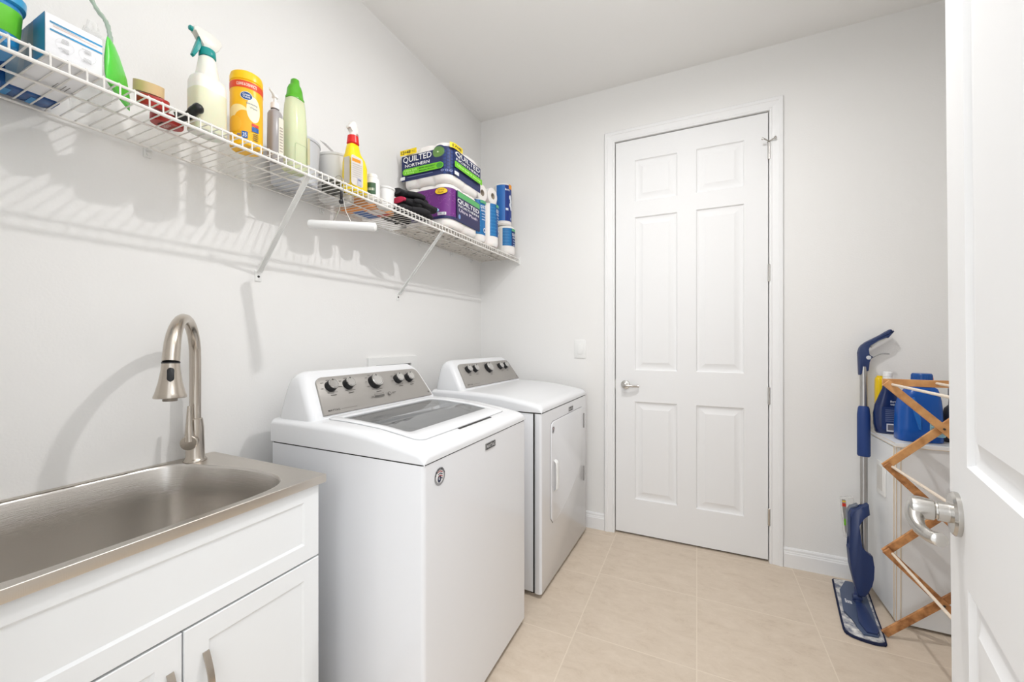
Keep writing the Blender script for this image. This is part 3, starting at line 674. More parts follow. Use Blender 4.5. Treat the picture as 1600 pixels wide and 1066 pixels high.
rebase(t, (.24, .452, z0))
# tape dispenser
t = thing('tape_dispenser', 'red tape gun with a tan tape roll and black handle lying on the wire shelf', 'tape dispenser')
z0 = sz(.55); m_red = mat('tape_red', (176, 44, 38), .35)
def disc(bm, c, r, h, ax): lathe(bm, [(r*.96, -h), (r, -h*.8), (r, h*.8), (r*.96, h)], c, 32, V(ax).to_track_quat('Z', 'Y').to_matrix().to_4x4())
bm = nb(); disc(bm, (.212, .518, z0+.032), .032, .012, (.3, -.1, 1)); disc(bm, (.180, .562, z0+.0145), .034, .011, (.1, 0, 1)); obj('body', bm, m_red, t)
bm = nb(); lathe(bm, [(.014, -.0), (.029, 0), (.029, .024), (.014, .024), (.014, 0)], (.208, .512, z0+.049), 32, V((.3, -.1, 1)).to_track_quat('Z', 'Y').to_matrix().to_4x4(), cap=False); obj('tape_roll', bm, mat('tape_tan', (226, 196, 146), .35), t)
bm = nb(); tube(bm, spline([(.222, .560, z0+.016), (.236, .580, z0+.024), (.252, .588, z0+.040), (.268, .598, z0+.050)], 6), [.011]*5+[.010]*5+[.011]*4+[.0125]*3+[.010, .005], 14); obj('handle', bm, m_black, t)
pr = Print(lambda u, v, h: V((.180+u*1.2, .562+v*1.2, z0+.0028-h)))
pr.text('HEAVY', -.012, .012, -.004, .004, (226, 214, 206)); pr.rect(-.014, .014, .010, .014, (230, 180, 50), 1); pr.rect(-.010, .010, -.014, -.011, (60, 30, 20), 1); pr.ell(-.02, .012, .004, .004, (235, 232, 228)); pr.done('body_printing', t)
rebase(t, (.215, .54, z0))
# spray bottle
x, y = .222, .634; z0 = sz(y)
t = thing('spray_bottle', 'tall translucent spray bottle with pale liquid and a teal trigger', 'spray bottle')
def tb(name, rings, m, parent, **k): bm = nb(); loft(bm, rings, **k); return obj(name, bm, m, parent, True, 50)
tb('bottle', [sring(x, y, z0+h, a, b, n_) for h, a, b, n_ in ((0, .026, .034, 4), (.003, .031, .039, 4), (.135, .031, .039, 4), (.148, .029, .036, 3.4), (.153, .024, .027, 2.6), (.182, .0215, .023, 2.2), (.206, .018, .020, 2), (.211, .0155, .0155, 2))], mat('bottle_milky', (240, 238, 228), .35, sss=.4), t)
tb('liquid', [sring(x, y, z0+h, a, b, n_) for h, a, b, n_ in ((.0035, .0313, .0393, 4), (.004, .03155, .03955, 4), (.112, .0316, .0396, 4), (.1122, .0312, .0392, 4))], mat('liquid_pale', (230, 229, 200), .3, sss=.4), t, cap0=False, cap1=False)
m_teal = mat('teal_plastic', (14, 146, 142), .3)
z0 -= .027
tb('collar', [sring(x, y, z0+h, a, a, 2) for h, a in ((.238, .0185), (.240, .0195), (.258, .0185), (.260, .016))], m_teal, t)
f = lambda u, v, h: V((x-h*.7, y+u, z0+v))+V((h*.0, 0, 0))
bm = nb(); prism(bm, [(-.016, .260), (.016, .260), (.024, .270), (.033, .290), (.030, .300), (.005, .307), (-.030, .304), (-.036, .299), (-.036, .288), (-.022, .283)], lambda u, v, h: V((x+h, y+u, z0+v)), -.010, .010, .004); sh = obj('spray_head', bm, mat('clear_white_plastic', (228, 226, 218), .25), t)
bm = nb(); prism(bm, [(-.022, .284), (-.012, .284), (-.015, .262), (-.022, .245), (-.033, .222), (-.039, .226), (-.030, .255)], lambda u, v, h: V((x+h, y+u, z0+v)), -.006, .006, .002); obj('trigger', bm, m_teal, sh)
bm = nb(); lathe(bm, [(.0065, 0), (.0065, .007), (.004, .009)], (x, y-.035, z0+.2935), 14, M.Rotation(RD(90), 4, 'X')); obj('nozzle', bm, m_teal, sh)
z0 += .027
rebase(t, (x, y, z0))
# wipes canister
x, y, r = .230, .733, .0410; z0 = sz(y)
t = thing('wipes_canister', 'yellow and orange disinfecting wipes canister', 'canister')
m_yel = mat('canister_yellow', (250, 190, 20), .35)
bm = nb(); lathe(bm, [(r-.003, 0), (r, .003), (r, .186), (r-.002, .188)], (x, y, z0), 48); obj('body', bm, m_yel, t)
bm = nb(); lathe(bm, [(r-.002, .188), (r+.0005, .190), (r+.0005, .204), (r-.002, .213), (r-.012, .220), (r-.016, .218), (.012, .219), (0, .220)], (x, y, z0), 48); obj('lid', bm, mat('lid_yellow', (252, 200, 8), .3), t)
_cf = cyl(x, y, z0, r, RD(-52)); pr = Print(lambda u, v, h: _cf(u*.9, v*.95, h))
R2 = pi*r
pr.rect(-R2*.9, R2*.9, .172, .193, (226, 74, 34), 40); pr.text('CLEANS & DISINFECTS', -.012, .045, .178, .187, (255, 240, 226)); pr.ell(-.006, .085, .036, .030, (250, 214, 120)); pr.ell(-.010, .10, .030, .020, (252, 226, 160)); pr.ell(.010, .070, .030, .034, (246, 176, 30)); pr.ell(-.020, .062, .024, .024, (247, 184, 48))
pr.ell(.036, .112, .020, .038, (252, 240, 206)); pr.ell(.016, .148, .0165, .0125, (236, 236, 232)); pr.ell(.016, .148, .0150, .0112, (30, 78, 140)); pr.text('Great', .006, .026, .1485, .155, (240, 240, 240)); pr.text('Value', .006, .026, .1415, .1475, (240, 240, 240))
pr.text('Disinfecting', .016, .046, .123, .130, (90, 120, 160)); pr.text('Wipes', .024, .046, .112, .119, (90, 120, 160))
pr.rect(.030, .050, .062, .070, (214, 60, 46), 3); pr.rect(.030, .050, .046, .060, (22, 92, 168), 3)
for k in range(4): pr.rect(.033, .049, .020+k*.006, .0225+k*.006, (96, 84, 30), 2)
pr.rect(.004, .019, .020, .040, (36, 96, 170), 2); pr.text('35', .0065, .0165, .024, .036, (240, 240, 240)); pr.rect(-.008, .001, .026, .032, (140, 120, 120), 1)
pr.done('label', t); rebase(t, (x, y, z0))
# grey pump bottle
x, y = .234, .817; z0 = sz(y)
t = thing('pump_bottle', 'slim grey pump bottle with white pump beside the yellow wipes canister', 'pump bottle')
tb('bottle', [sring(x, y, z0+h, a, b, 3.2) for h, a, b in ((0, .017, .018), (.003, .019, .0205), (.148, .018, .0185), (.156, .014, .015), (.160, .011, .011))], mat('bottle_grey', (160, 156, 156), .3), t)
bm = nb(); lathe(bm, [(.0115, .158), (.0115, .164)], (x, y, z0), 20); obj('neck_ring', bm, mat('neck_dark', (84, 80, 84), .4), t)
bm = nb(); lathe(bm, [(.0125, .164), (.0118, .182), (.006, .186), (.0042, .188), (.0042, .198), (.0085, .200), (.0085, .206), (.006, .208)], (x, y, z0), 20); tube(bm, [(x, y, z0+.203), (x+.012, y-.018, z0+.207), (x+.017, y-.030, z0+.209)], [.0045, .0038, .003], 10); obj('pump', bm, m_white, t)
pr = Print(flat((x, y, z0), (0, 1, 0), (1, 0, 0)), .0192); pr.rr(-.001, .015, .02, .135, .004, (226, 220, 204))
for k in range(9): pr.rect(.002, .012, .03+k*.009, .034+k*.009, (176, 166, 150), 1)
pr.done('label', t); rebase(t, (x, y, z0))
# slim bottle with green cap
x, y = .218, .897; z0 = sz(y)
t = thing('cleaner_bottle', 'tall clear bottle of pale green liquid with a bright green cap', 'bottle')
m_lg = mat('pale_green_bottle', (236, 242, 204), .14, trans=.30, ior=1.15, sss=.2)
tb('bottle', [sring(x+dx, y, z0+h, a, b, 2.8) for h, a, b, dx in ((0, .026, .034, 0), (.004, .030, .0375, 0), (.08, .030, .0365, 0), (.16, .028, .034, 0), (.215, .0245, .031, .0), (.236, .0225, .028, .0), (.240, .019, .024, 0))], m_lg, t)
tb('cap', [sring(x+dx, y+dx, z0+h, a, b, 2.2) for h, a, b, dx in ((.238, .023, .029, 0), (.244, .0235, .0295, 0), (.247, .021, .027, 0), (.272, .018, .024, 0), (.284, .0165, .019, 0), (.288, .0145, .0135, 0), (.305, .0135, .0115, 0), (.3075, .010, .009, 0))], mat('cap_green', (84, 172, 28), .3), t)
pr = Print(flat((x, y, z0), (0, 1, 0), (1, 0, 0)), .0302); pr.rr(.0235, .033, .03, .12, .003, (196, 190, 150)); pr.line([(-.018, .085), (.016, .085), (.019, .080), (.019, .02)], .0012, (150, 170, 130)); pr.line([(-.018, .085), (-.021, .08), (-.022, .02)], .0012, (150, 170, 130)); pr.done('label', t)
rebase(t, (x, y, z0))
# clear tub, white tub with card
def tubx(name, lab, cat, x, y, r, h, m, lidm=None, taper=.9, group=None):
    z0 = sz(y); t = thing(name, lab, cat, group)
    bm = nb(); lathe(bm, [(r*taper-.004, 0), (r*taper, .003), (r, h-.012), (r, h-.006)], (x, y, z0), 40); obj('body', bm, m, t)
    bm = nb(); lathe(bm, [(r+.002, h-.010), (r+.003, h-.008), (r+.003, h-.001), (r+.001, h), (r-.006, h), (r-.008, h-.003), (0, h-.003)], (x, y, z0), 40); obj('lid', bm, lidm or m, t)
    rebase(t, (x, y, z0)); return t
m_ltub = mat('tub_lilac', (206, 208, 214), .3); m_wtub = mat('tub_white', (232, 231, 229), .35)
tubx('storage_tub', 'round pale grey tub against the wall behind the slim green bottle', 'tub', .098, .985, .083, .165, m_ltub)
tubx('storage_tub', 'white round tub just before the yellow spray bottle, a paper card on its lid', 'tub', .105, 1.165, .072, .172, m_wtub)
t = thing('printed_card', 'small white card with a navy strip propped on the white tub', 'card')
zc = sz(1.165)+.173; bm = nb(); fcd = flat((.100, 1.118, zc+.001), (.35, .94, -.38), (.55, -.3, .78), (-.5, .2, .62))
bm = nb(); prism(bm, [(0, 0), (.072, 0), (.072, .034), (0, .034)], lambda u, v, h: V((.112+.010*u/.07, 1.105+u*.96, zc+.0015+(.070-u)*.50+v*.25+h))+V((-v*.9, 0, v*.30)), 0, .0012); obj('card', bm, mat('card_white', (232, 230, 228), .5), t, False)
pr = Print(lambda u, v, h: V((.112+.010*u/.07, 1.105+u*.96, zc+.0015+(.070-u)*.50+v*.25+.0014+h))+V((-v*.9+.0005, 0, v*.30))); pr.rect(.002, .07, .001, .010, (36, 56, 100), 1); pr.rect(.03, .05, .003, .007, (90, 150, 190), 1); pr.rect(.02, .05, .016, .022, (196, 180, 160), 1); pr.done('card_printing', t)
rebase(t, (.10, 1.14, zc))
# yellow spray bottle
x, y = .245, 1.128; z0 = sz(y)
t = thing('yellow_spray_bottle', 'yellow spray bottle with a red collar and white trigger', 'spray bottle')
m_y = mat('bottle_yellow', (250, 218, 10), .28)
tb('bottle', [sring(x, y+dy, z0+h, a, b, 3) for h, a, b, dy in ((0, .026, .044, 0), (.004, .030, .048, 0), (.05, .030, .0485, 0), (.105, .029, .047, 0), (.130, .027, .040, -.003), (.146, .022, .030, -.008), (.158, .019, .026, -.010), (.178, .017, .022, -.010), (.182, .015, .016, -.010))], m_y, t)
yy = y-.010
bm = nb(); lathe(bm, [(.019, .181), (.0225, .185), (.0195, .213), (.015, .216)], (x, yy, z0), 28); obj('collar', bm, mat('collar_red', (218, 34, 30), .3), t)
bm = nb(); lathe(bm, [(.0125, .214), (.012, .228), (.010, .23)], (x, yy, z0), 20)
prism(bm, [(-.012, .226), (.014, .226), (.018, .240), (.012, .252), (.012, .262), (.004, .270), (-.008, .268), (-.014, .258), (-.026, .244), (-.026, .236), (-.014, .240)], lambda u, v, h: V((x+h, yy+u, z0+v)), -.009, .009, .003); hd_ = obj('spray_head', bm, mat('head_white', (238, 234, 228), .3), t)
bm = nb(); prism(bm, [(.014, .246), (.022, .240), (.026, .226), (.022, .228), (.014, .236)], lambda u, v, h: V((x+h, yy+u, z0+v)), -.005, .005, .0015); obj('trigger', bm, MATS['head_white'], hd_)
pr = Print(flat((x, y, z0), (0, 1, 0), (1, 0, 0)), .0302); pr.rr(-.047, .010, .018, .128, .010, (214, 208, 202)); pr.rect(-.043, -.002, .104, .116, (238, 150, 40), 3, .004)
for k in range(7): pr.rect(-.042, .004, .046+k*.008, .0485+k*.008, (190, 184, 180), 2, .004)
pr.rect(-.018, .002, .022, .050, (190, 190, 200), 1); pr.rect(-.015, .000, .040, .046, (120, 120, 150), 1); pr.done('label', t)
pr = Print(lambda u, v, h: V((x+.030*cos(RD(-50))*1.0+u*.8+h, y-.0485+.004*0+u*-.0-h, z0+v)), .001); pr.rect(-.03, .006, .02, .12, (206, 198, 188), 2); pr.done('side_label', t)
rebase(t, (x, y, z0))
# lying carton with orange and blue print
z0 = sz(1.25)
t = thing('colourful_carton', 'orange and blue printed carton lying flat behind the yellow spray bottle', 'box')
bm = nb(); box(bm, .035, .195, 1.245, 1.40, z0, z0+.050, .001); obj('box', bm, mat('carton_orange', (234, 168, 112), .45), t)
pr = Print(lambda u, v, h: V((u, v, z0-h))); pr.rect(.036, .194, 1.246, 1.30, (240, 150, 60), 1); pr.rect(.06, .12, 1.29, 1.395, (60, 96, 160), 1); pr.rect(.125, .19, 1.30, 1.36, (232, 220, 214), 1); pr.rect(.125, .19, 1.362, 1.385, (196, 64, 52), 1); pr.rect(.036, .06, 1.30, 1.399, (226, 224, 222), 1); pr.done('base_printing', t)
rebase(t, (.115, 1.32, z0))
t = thing('dark_tin', 'small dark green and black tin standing left of the yellow spray bottle', 'tin')
z0 = sz(1.08); bm = nb(); box(bm, .15, .212, 1.055, 1.118, z0, z0+.035, .003); obj('tin', bm, mat('tin_dark', (62, 62, 54), .4), t)
bm = nb(); box(bm, .1535, .2085, 1.0585, 1.1145, z0+.035, z0+.041, .002); obj('lid', bm, mat('tin_lid', (90, 92, 82), .4), t); rebase(t, (.18, 1.085, z0))
z0 = sz(1.23); x, y = .242, 1.222
t = thing('white_jar', 'white jar with a dark green label right of the yellow spray bottle', 'jar')
bm = nb(); lathe(bm, [(.026, 0), (.029, .003), (.029, .075), (.026, .088), (.018, .094)], (x, y, z0), 32); obj('jar', bm, m_wtub, t)
bm = nb(); lathe(bm, [(.019, .092), (.021, .094), (.021, .104), (.019, .106), (0, .1065)], (x, y, z0), 28); obj('lid', bm, m_white, t)
pr = Print(cyl(x, y, z0, .029, RD(-45))); pr.rect(-.03, .012, .02, .066, (60, 92, 66), 10); pr.rect(-.02, .006, .035, .045, (200, 206, 190), 4); pr.done('label', t); rebase(t, (x, y, z0))
tubx('storage_tub', 'small white lidded tub right before the black gloves', 'tub', .225, 1.312, .038, .085, m_wtub)
t = thing('paper_sheet', 'stiff grey card lying over the two white tubs behind the yellow spray bottle', 'card')
z0 = sz(1.32)+.0865; bm = nb(); prism(bm, [(.135, 1.262), (.225, 1.275), (.215, 1.352), (.150, 1.345)], lambda u, v, h: V((u, v, z0+h)), 0, .0018); obj('sheet', bm, mat('card_grey', (196, 190, 184), .6), t, False); rebase(t, (.18, 1.31, z0))
# gloves
m_gl = mat('glove_black', (34, 33, 36), .85, bump=(260, .6))
def glove(lab, x0, y0, zb, rz, cuff, s=1.0, flip=1):
    t = thing('work_glove', lab, 'glove', 'black work gloves in a pile'); R_ = M.Rotation(rz, 4, 'Z'); o = V((x0, y0, zb))
    f = lambda p: o+R_ @ (V((p[0], p[1]*flip, p[2]))*s)
    bm = nb(); loft(bm, [[f((u, w*cos(a), .017+h*1.25*sin(a))) for a in [2*pi*i/20 for i in range(20)]] for u, w, h in ((0, .036, .013), (.02, .034, .014), (.05, .036, .015), (.08, .042, .017), (.10, .042, .016), (.115, .036, .013), (.12, .024, .009))])
    for k, (fy_, L_) in enumerate(((-.031, .062), (-.011, .074), (.010, .070), (.030, .052))):
        tube(bm, [f(p) for p in spline([(.095, fy_*.9, .017), (.125, fy_, .019+.003*(k % 2)), (.125+L_*.5, fy_*1.12, .016), (.118+L_, fy_*1.15, .0125)], 4)], [.011*s]*11+[.009*s, .004*s], 10)
    tube(bm, [f(p) for p in spline([(.045, -.030, .017), (.07, -.052, .017), (.10, -.066, .014), (.118, -.070, .012)], 4)], [.013*s]*8+[.011*s]*3+[.009*s, .004*s], 10)
    obj('glove', bm, m_gl, t)
    bm = nb(); loft(bm, [[f((u, w*cos(a), .017+h*sin(a))) for a in [2*pi*i/20 for i in range(20)]] for u, w, h in ((-.004, .0365, .0135), (.006, .0375, .0145), (.007, .0365, .0135))]); obj('cuff_trim', bm, cuff, t)
    rebase(t, (x0, y0, zb)); return t
cz_ = mat('cuff_charcoal', (50, 50, 54), .8); cp = mat('cuff_pink', (206, 44, 84), .6); cb_ = mat('cuff_pale_blue', (150, 190, 220), .6)
z0 = sz(1.5)+.0008
glove('black work glove at the bottom of the pile, fingers pointing toward the wall corner', .248, 1.380, z0+.003, RD(88), cz_, 1.0)
glove('black work glove flat on the wires behind the front one, nearest the wall', .120, 1.385, z0+.003, RD(90), cz_, 1.0)
glove('black work glove with a pink edged cuff on the middle of the pile', .230, 1.392, z0+.042, RD(86), cp, 1.0, -1)
glove('black work glove with a pale blue cuff showing at the right end of the pile', .262, 1.602, z0+.052, RD(264), cb_, .95)
glove('black work glove lying uppermost on the pile against the tissue packs', .205, 1.400, z0+.086, RD(88), cz_, 1.0)
# shelf liner
t = nb(); prism(t, [(.012, 1.60), (.300, 1.60), (.300, YF-.012), (.012, YF-.012)], lambda u, v, h: V((u, v, sz(v)+.0002+h)), 0, .0010)
t = obj('shelf_liner', t, mat('liner_cream', (232, 224, 214), .6), None, False); tag(t, 'cream printed liner sheet lying under the tissue packs on the wire shelf', 'shelf liner')
pr = Print(lambda u, v, h: V((u, v, sz(v)-h*.5)), .0001); rn = random.Random(9)
for i in range(8):
    for j in range(30):
        if rn.random() < .42:
            u, v = .02+i*.036+rn.uniform(0, .012), 1.61+j*.0305+rn.uniform(0, .01); pr.rect(u, u+rn.uniform(.010, .024), v, v+rn.uniform(.006, .014), rn.choice([(110, 104, 98), (84, 78, 72), (150, 130, 108)]), 1)
pr.done('liner_pattern', t)
# tissue packs
def outline_map(x0, x1, y0, y1, r, z0):     # u runs along near face, round the corner, along the room side
    L1 = x1-x0-r; Lc = r*pi/2; L2 = y1-y0-r
    def f(u, v, h):
        if u < L1: return V((x0+u, y0-h, z0+v))
        if u < L1+Lc: a = -pi/2+(u-L1)/r; return V((x1-r+(r+h)*cos(a), y0+r+(r+h)*sin(a), z0+v))
        return V((x1+h, y0+r+(u-L1-Lc), z0+v))
    return f, L1, Lc, L2
def tpack(lab, x0, x1, y0, y1, z0, H_, nx=3, ny=2, r=.050):
    t = thing('toilet_paper_pack', lab, 'toilet paper pack')
    def ring(z, i):
        o = []; pts = rrect((x0+x1)/2, (y0+y1)/2, (x1-x0)/2, (y1-y0)/2, r, 8); n = len(pts)
        for k in range(n):
            a, b = V((*pts[k], z)), V((*pts[(k+1) % n], z)); m_ = max(1, int((b-a).length/.006))
            for s_ in range(m_): o.append(a+(b-a)*s_/m_)
        q = []
        for p in o:
            gx = abs(sin(pi*nx*(p.x-x0)/(x1-x0))) if abs(p.y-y0) < .002 or abs(p.y-y1) < .002 else 1
            gy = abs(sin(pi*ny*(p.y-y0)/(y1-y0))) if abs(p.x-x0) < .002 or abs(p.x-x1) < .002 else 1
            g = min(gx, gy); dn = (1-g)**2.2
            cx_, cy_ = (x0+x1)/2, (y0+y1)/2; dd = V((p.x-cx_, p.y-cy_, 0)); k_ = (i+dn*(.003 if i < .001 else .014))
            q.append(p-V((math.copysign(k_, dd.x) if abs(dd.x) > (x1-x0)/2-r else 0, math.copysign(k_, dd.y) if abs(dd.y) > (y1-y0)/2-r else 0, 0)))
        return q
    bm = nb(); loft(bm, [ring(z0+h, i) for h, i in ((0, .016), (.005, .007), (.014, .002), (.030, 0), (H_/2-.004, 0), (H_-.030, 0), (H_-.014, .002), (H_-.005, .007), (H_, .016))]); obj('wrapped_rolls', bm, m_paper, t, True, 60)
    return t
PX0, PX1, PY0, PY1 = .028, .318, 1.655, 1.955
zp = sz(1.8)+.0025; H1 = .222
t = tpack('purple and navy toilet paper pack at the bottom of the pair on the shelf', PX0, PX1, PY0, PY1, zp, H1)
f, L1, Lc, L2 = outline_map(PX0, PX1, PY0, PY1, .050, zp); TL = L1+Lc+L2-.004; cs = L1+Lc
pr = Print(f, .0012); pr.rect(.02, TL, .040, .196, (50, 40, 92), 60); pr.rect(.10, cs+.01, .040, .194, (112, 40, 128), 40)
rn = random.Random(4)
for k in range(46):
    cu, cv, a0 = rn.uniform(.10, cs), rn.uniform(.05, .184), rn.uniform(0, 6); rr_ = rn.uniform(.006, .014)
    pr.line([(cu+rr_*cos(a0+q*.35), cv+rr_*.7*sin(a0+q*.35)) for q in range(8)], .0014, (150, 84, 158))
pr.rect(.10, TL, .040, .052, (34, 44, 88), 40)
pr.rect(cs+.012, TL, .048, .196, (46, 44, 86), 16); pr.rect(cs+.020, TL-.002, .166, .194, (92, 176, 104), 12)
pr.text('QUILTED', cs+.018, TL-.010, .132, .158, (248, 248, 248), .008); pr.text('NORTHERN', cs+.026, TL-.014, .116, .128, (248, 248, 248), .008); pr.text('Ultra Plush', cs+.03, TL-.03, .092, .108, (226, 216, 232)); pr.ell(cs+.035, .066, .010, .012, (120, 150, 200))
pr.ell(L1+.004, .176, .033, .017, (70, 60, 30)); pr.ell(L1+.004, .176, .031, .0155, (240, 196, 36)); pr.text('Cushiony', L1-.014, L1+.022, .177, .185, (120, 90, 20)); pr.text('Plush', L1-.010, L1+.018, .166, .174, (120, 90, 20))
pr.rr(L1-.012, L1+.030, .056, .070, .002, (236, 236, 236)); 
for k in range(6): pr.rect(L1-.008+k*.006, L1-.005+k*.006, .058, .068, (130, 130, 150), 1)
pr.done('printed_wrapper', t); rebase(t, ((PX0+PX1)/2, (PY0+PY1)/2, zp))
zq = zp+H1+.001; H2 = .200
t = tpack('navy and green toilet paper pack stacked on the purple pack', PX0, PX1+.006, PY0-.008, PY1+.006, zq, H2)
f9, L1, Lc, L2 = outline_map(PX0, PX1+.006, PY0-.008, PY1+.006, .050, zq); f = lambda u, v, h: f9(u, v*.865, h); TL = L1+Lc+L2-.004; cs = L1+Lc
pr = Print(f, .0012); nvy = (42, 52, 100); pr.rect(.003, TL, .040, .190, nvy, 70)
EU = L1-.008; pr.ell(EU, .180, .034, .030, nvy, 32); pr.rect(EU+.025, TL, .186, .200, nvy, 40)
for i in range(9):
    for j in range(7):
        cu, cv = EU+.030+i*.017, .048+j*.020+(.010 if i % 2 else 0)
        if cu < cs+.012 and cv < .19: pr.line([(cu-.007, cv), (cu, cv+.008), (cu+.007, cv)], .0022, (50, 82, 160)); pr.line([(cu-.005, cv-.006), (cu, cv), (cu+.005, cv-.006)], .0016, (64, 104, 186))
pr.text('QUILTED', .020, EU-.040, .140, .180, (250, 250, 250), .008); pr.text('NORTHERN', .032, EU-.052, .116, .134, (250, 250, 250), .008)
grn = (118, 206, 40)
pr.rr(.016, EU+.026, .070, .108, .018, grn); pr.rr(EU-.010, EU+.024, .074, .104, .015, (66, 150, 50)); pr.text('Ultra Soft', .030, .108, .090, .102, (196, 240, 140)); pr.text('& Strong', .030, .090, .075, .087, (196, 240, 140)); pr.text('MORE ABSORBENT', .122, EU-.016, .092, .100, (30, 96, 34)); pr.text('Mega Rolls', .122, EU-.020, .077, .085, (30, 96, 34))
for q in range(4):
    for k in range(3):
        d_ = .005+k*.0092; L_ = (-d_+sqrt(2*.031**2-d_**2))/2; a_ = RD(q*90)
        pr.line([(EU+u_*cos(a_)-v_*sin(a_), .166+u_*sin(a_)+v_*cos(a_)) for u_, v_ in ((-L_, d_+L_), (0, d_), (L_, d_+L_))], .0026, (158, 216, 60))
pr.ell(EU, .166, .004, .004, (250, 250, 250))
pr.text('12=48', .004, .070, .196, .212, (60, 50, 20)) if 0 else None
pr.rr(.002, .108, .190, .222, .004, (250, 220, 30)); pr.text('12=48', .008, .070, .197, .216, (40, 36, 20), .03); pr.rect(.076, .100, .200, .202, (120, 100, 20), 1); pr.rect(.076, .100, .207, .209, (120, 100, 20), 1)
a, b = L1+Lc*.55, cs+.055; pr.rect(a, b, .192, .222, (250, 220, 30), 14); pr.text('12=48', a+.012, b-.012, .198, .216, (40, 36, 20), .03)
pr.text('QUILTED', cs-.010, TL-.028, .150, .182, (250, 250, 250), .008); pr.text('NORTHERN', cs-.004, TL-.034, .130, .144, (250, 250, 250), .008)
pr.rect(cs-.012, TL-.001, .088, .122, grn, 16); pr.text('Ultra Soft & Strong', cs+.002, TL-.02, .098, .112, (210, 244, 160))
pr.rr(.004, .034, .042, .062, .002, (236, 238, 240)); pr.rr(cs-.014, cs+.018, .044, .064, .002, (236, 238, 240)); pr.rect(.05, EU-.03, .052, .055, (120, 130, 170), 2)
for k in range(3): pr.ell(EU+.022+k*.017, .056, .006, .006, (150, 162, 206)); pr.ell(EU+.022+k*.017, .056, .0038, .0038, nvy)
pr.done('printed_wrapper', t); rebase(t, ((PX0+PX1)/2, (PY0+PY1)/2, zq))
# wrapped single columns and loose rolls
m_tp = m_paper
def column(lab, x, y, r, h, zb, cols, a0, cover=(.02, .2), name='toilet_roll_column'):
    t = thing(name, lab, 'wrapped rolls'); bm = nb()
    lathe(bm, [(r*.5, 0), (r*.86, .002), (r*.97, .010), (r, .022), (r, h-.022), (r*.97, h-.010), (r*.86, h-.002), (r*.3, h), (r*.28, h-.012)], (x, y, zb), 40); obj('rolls', bm, m_tp, t)
    pr = Print(cyl(x, y, zb, r, a0), .0006); w_ = cover[2]
    pr.rect(-w_, w_, cover[0], cover[1], cols[0], 24); pr.rect(-w_*.1, w_, cover[0], cover[1], cols[1], 16)
    for i in range(10):
        for j in range(4):
            cu, cv = -w_+.006+j*.012, cover[0]+.008+i*.020
            if cv < cover[1]-.01: pr.line([(cu-.005, cv), (cu, cv+.006), (cu+.005, cv)], .0016, (70, 156, 210))
    pr.rect(-w_*.1, w_, cover[1]-.018, cover[1]-.001, (96, 176, 130), 8)
    pr.text('QUILTED', -.004, w_-.004, cover[1]-.052, cover[1]-.030, (240, 244, 250), .02); pr.text('NORTHERN', .0, w_-.006, cover[1]-.066, cover[1]-.056, (240, 244, 250), .02)
    for k in range(3): pr.rect(.004, w_-.008, cover[1]-.082-k*.016, cover[1]-.078-k*.016, (200, 214, 236), 2)
    pr.ell(w_*.5, cover[0]+.026, .010, .014, (214, 226, 240)); pr.ell(w_*.5, cover[0]+.026, .006, .008, (30, 60, 120))
    pr.done('printed_wrapper', t); rebase(t, (x, y, zb)); return t
blu, nv2 = (34, 116, 178), (28, 56, 116)
column('blue wrapped column of toilet rolls directly beside the purple pack', .250, 2.028, .060, .248, sz(2.03)+.0022, (blu, blu), RD(-28), (.040, .238, .050))
column('blue wrapped column of toilet rolls in the middle of the three at the shelf end', .258, 2.170, .062, .262, sz(2.17)+.0022, (blu, (24, 92, 160)), RD(-8), (.060, .256, .045))
column('short blue wrapped toilet roll standing at the far end of the shelf', .252, 2.430, .064, .190, sz(2.43)+.0022, (blu, nv2), RD(-18), (.055, .172, .070))
def roll(lab, c, r, L_, ax, grp='loose toilet rolls on top of the wrapped columns'):
    t = thing('toilet_roll', lab, 'toilet roll', grp); mx = V(ax).to_track_quat('Z', 'Y').to_matrix().to_4x4()
    bm = nb(); lathe(bm, [(.019, -L_/2), (r-.004, -L_/2), (r, -L_/2+.004), (r, L_/2-.004), (r-.004, L_/2), (.019, L_/2)], c, 36, mx, cap=False); obj('paper', bm, m_tp, t)
    bm = nb(); lathe(bm, [(.0195, -L_/2+.0005), (.0195, L_/2-.0005), (.0175, L_/2-.0005), (.0175, -L_/2+.0005), (.0195, -L_/2+.0005)], c, 24, mx, cap=False); obj('cardboard_core', bm, mat('core_board', (188, 176, 160), .8), t)
    bm = nb(); lathe(bm, [(.0172, -.01), (.0172, .01)], c, 20, mx); 
    bm.free(); rebase(t, c)
roll('bare white toilet roll lying on the wrapped column nearer the tissue packs', (.235, 2.060, sz(2.06)+.2502+.051), .051, .10, (1, -.12, 0))
roll('bare white toilet roll lying beside the tall blue paper towel roll', (.245, 2.173, sz(2.17)+.264+.0515), .050, .10, (1, -.12, 0))
x, y, r = .238, 2.420, .058; zb = sz(2.43)+.1935
t = thing('paper_towel_roll', 'tall dark blue wrapped paper towel roll standing on the last short roll', 'paper towel roll')
bm = nb(); lathe(bm, [(r*.5, 0), (r*.86, .002), (r, .012), (r, .270), (r*.86, .281), (r*.3, .282), (r*.28, .27)], (x, y, zb), 40); obj('roll', bm, m_tp, t)
pr = Print(cyl(x, y, zb, r, RD(-25)), .0006); pr.rect(-.085, .085, .030, .268, (28, 56, 134), 40); pr.rect(-.085, -.025, .030, .268, (34, 108, 186), 14); pr.rect(.004, .050, .246, .276, (244, 160, 40), 8)
for k, (cu, cv) in enumerate(((.018, .19), (.026, .165), (.020, .14), (.030, .12))): pr.ell(cu, cv, .011, .016, (232, 238, 246))
pr.text('Bounty', -.024, .012, .228, .246, (240, 244, 250), .02)
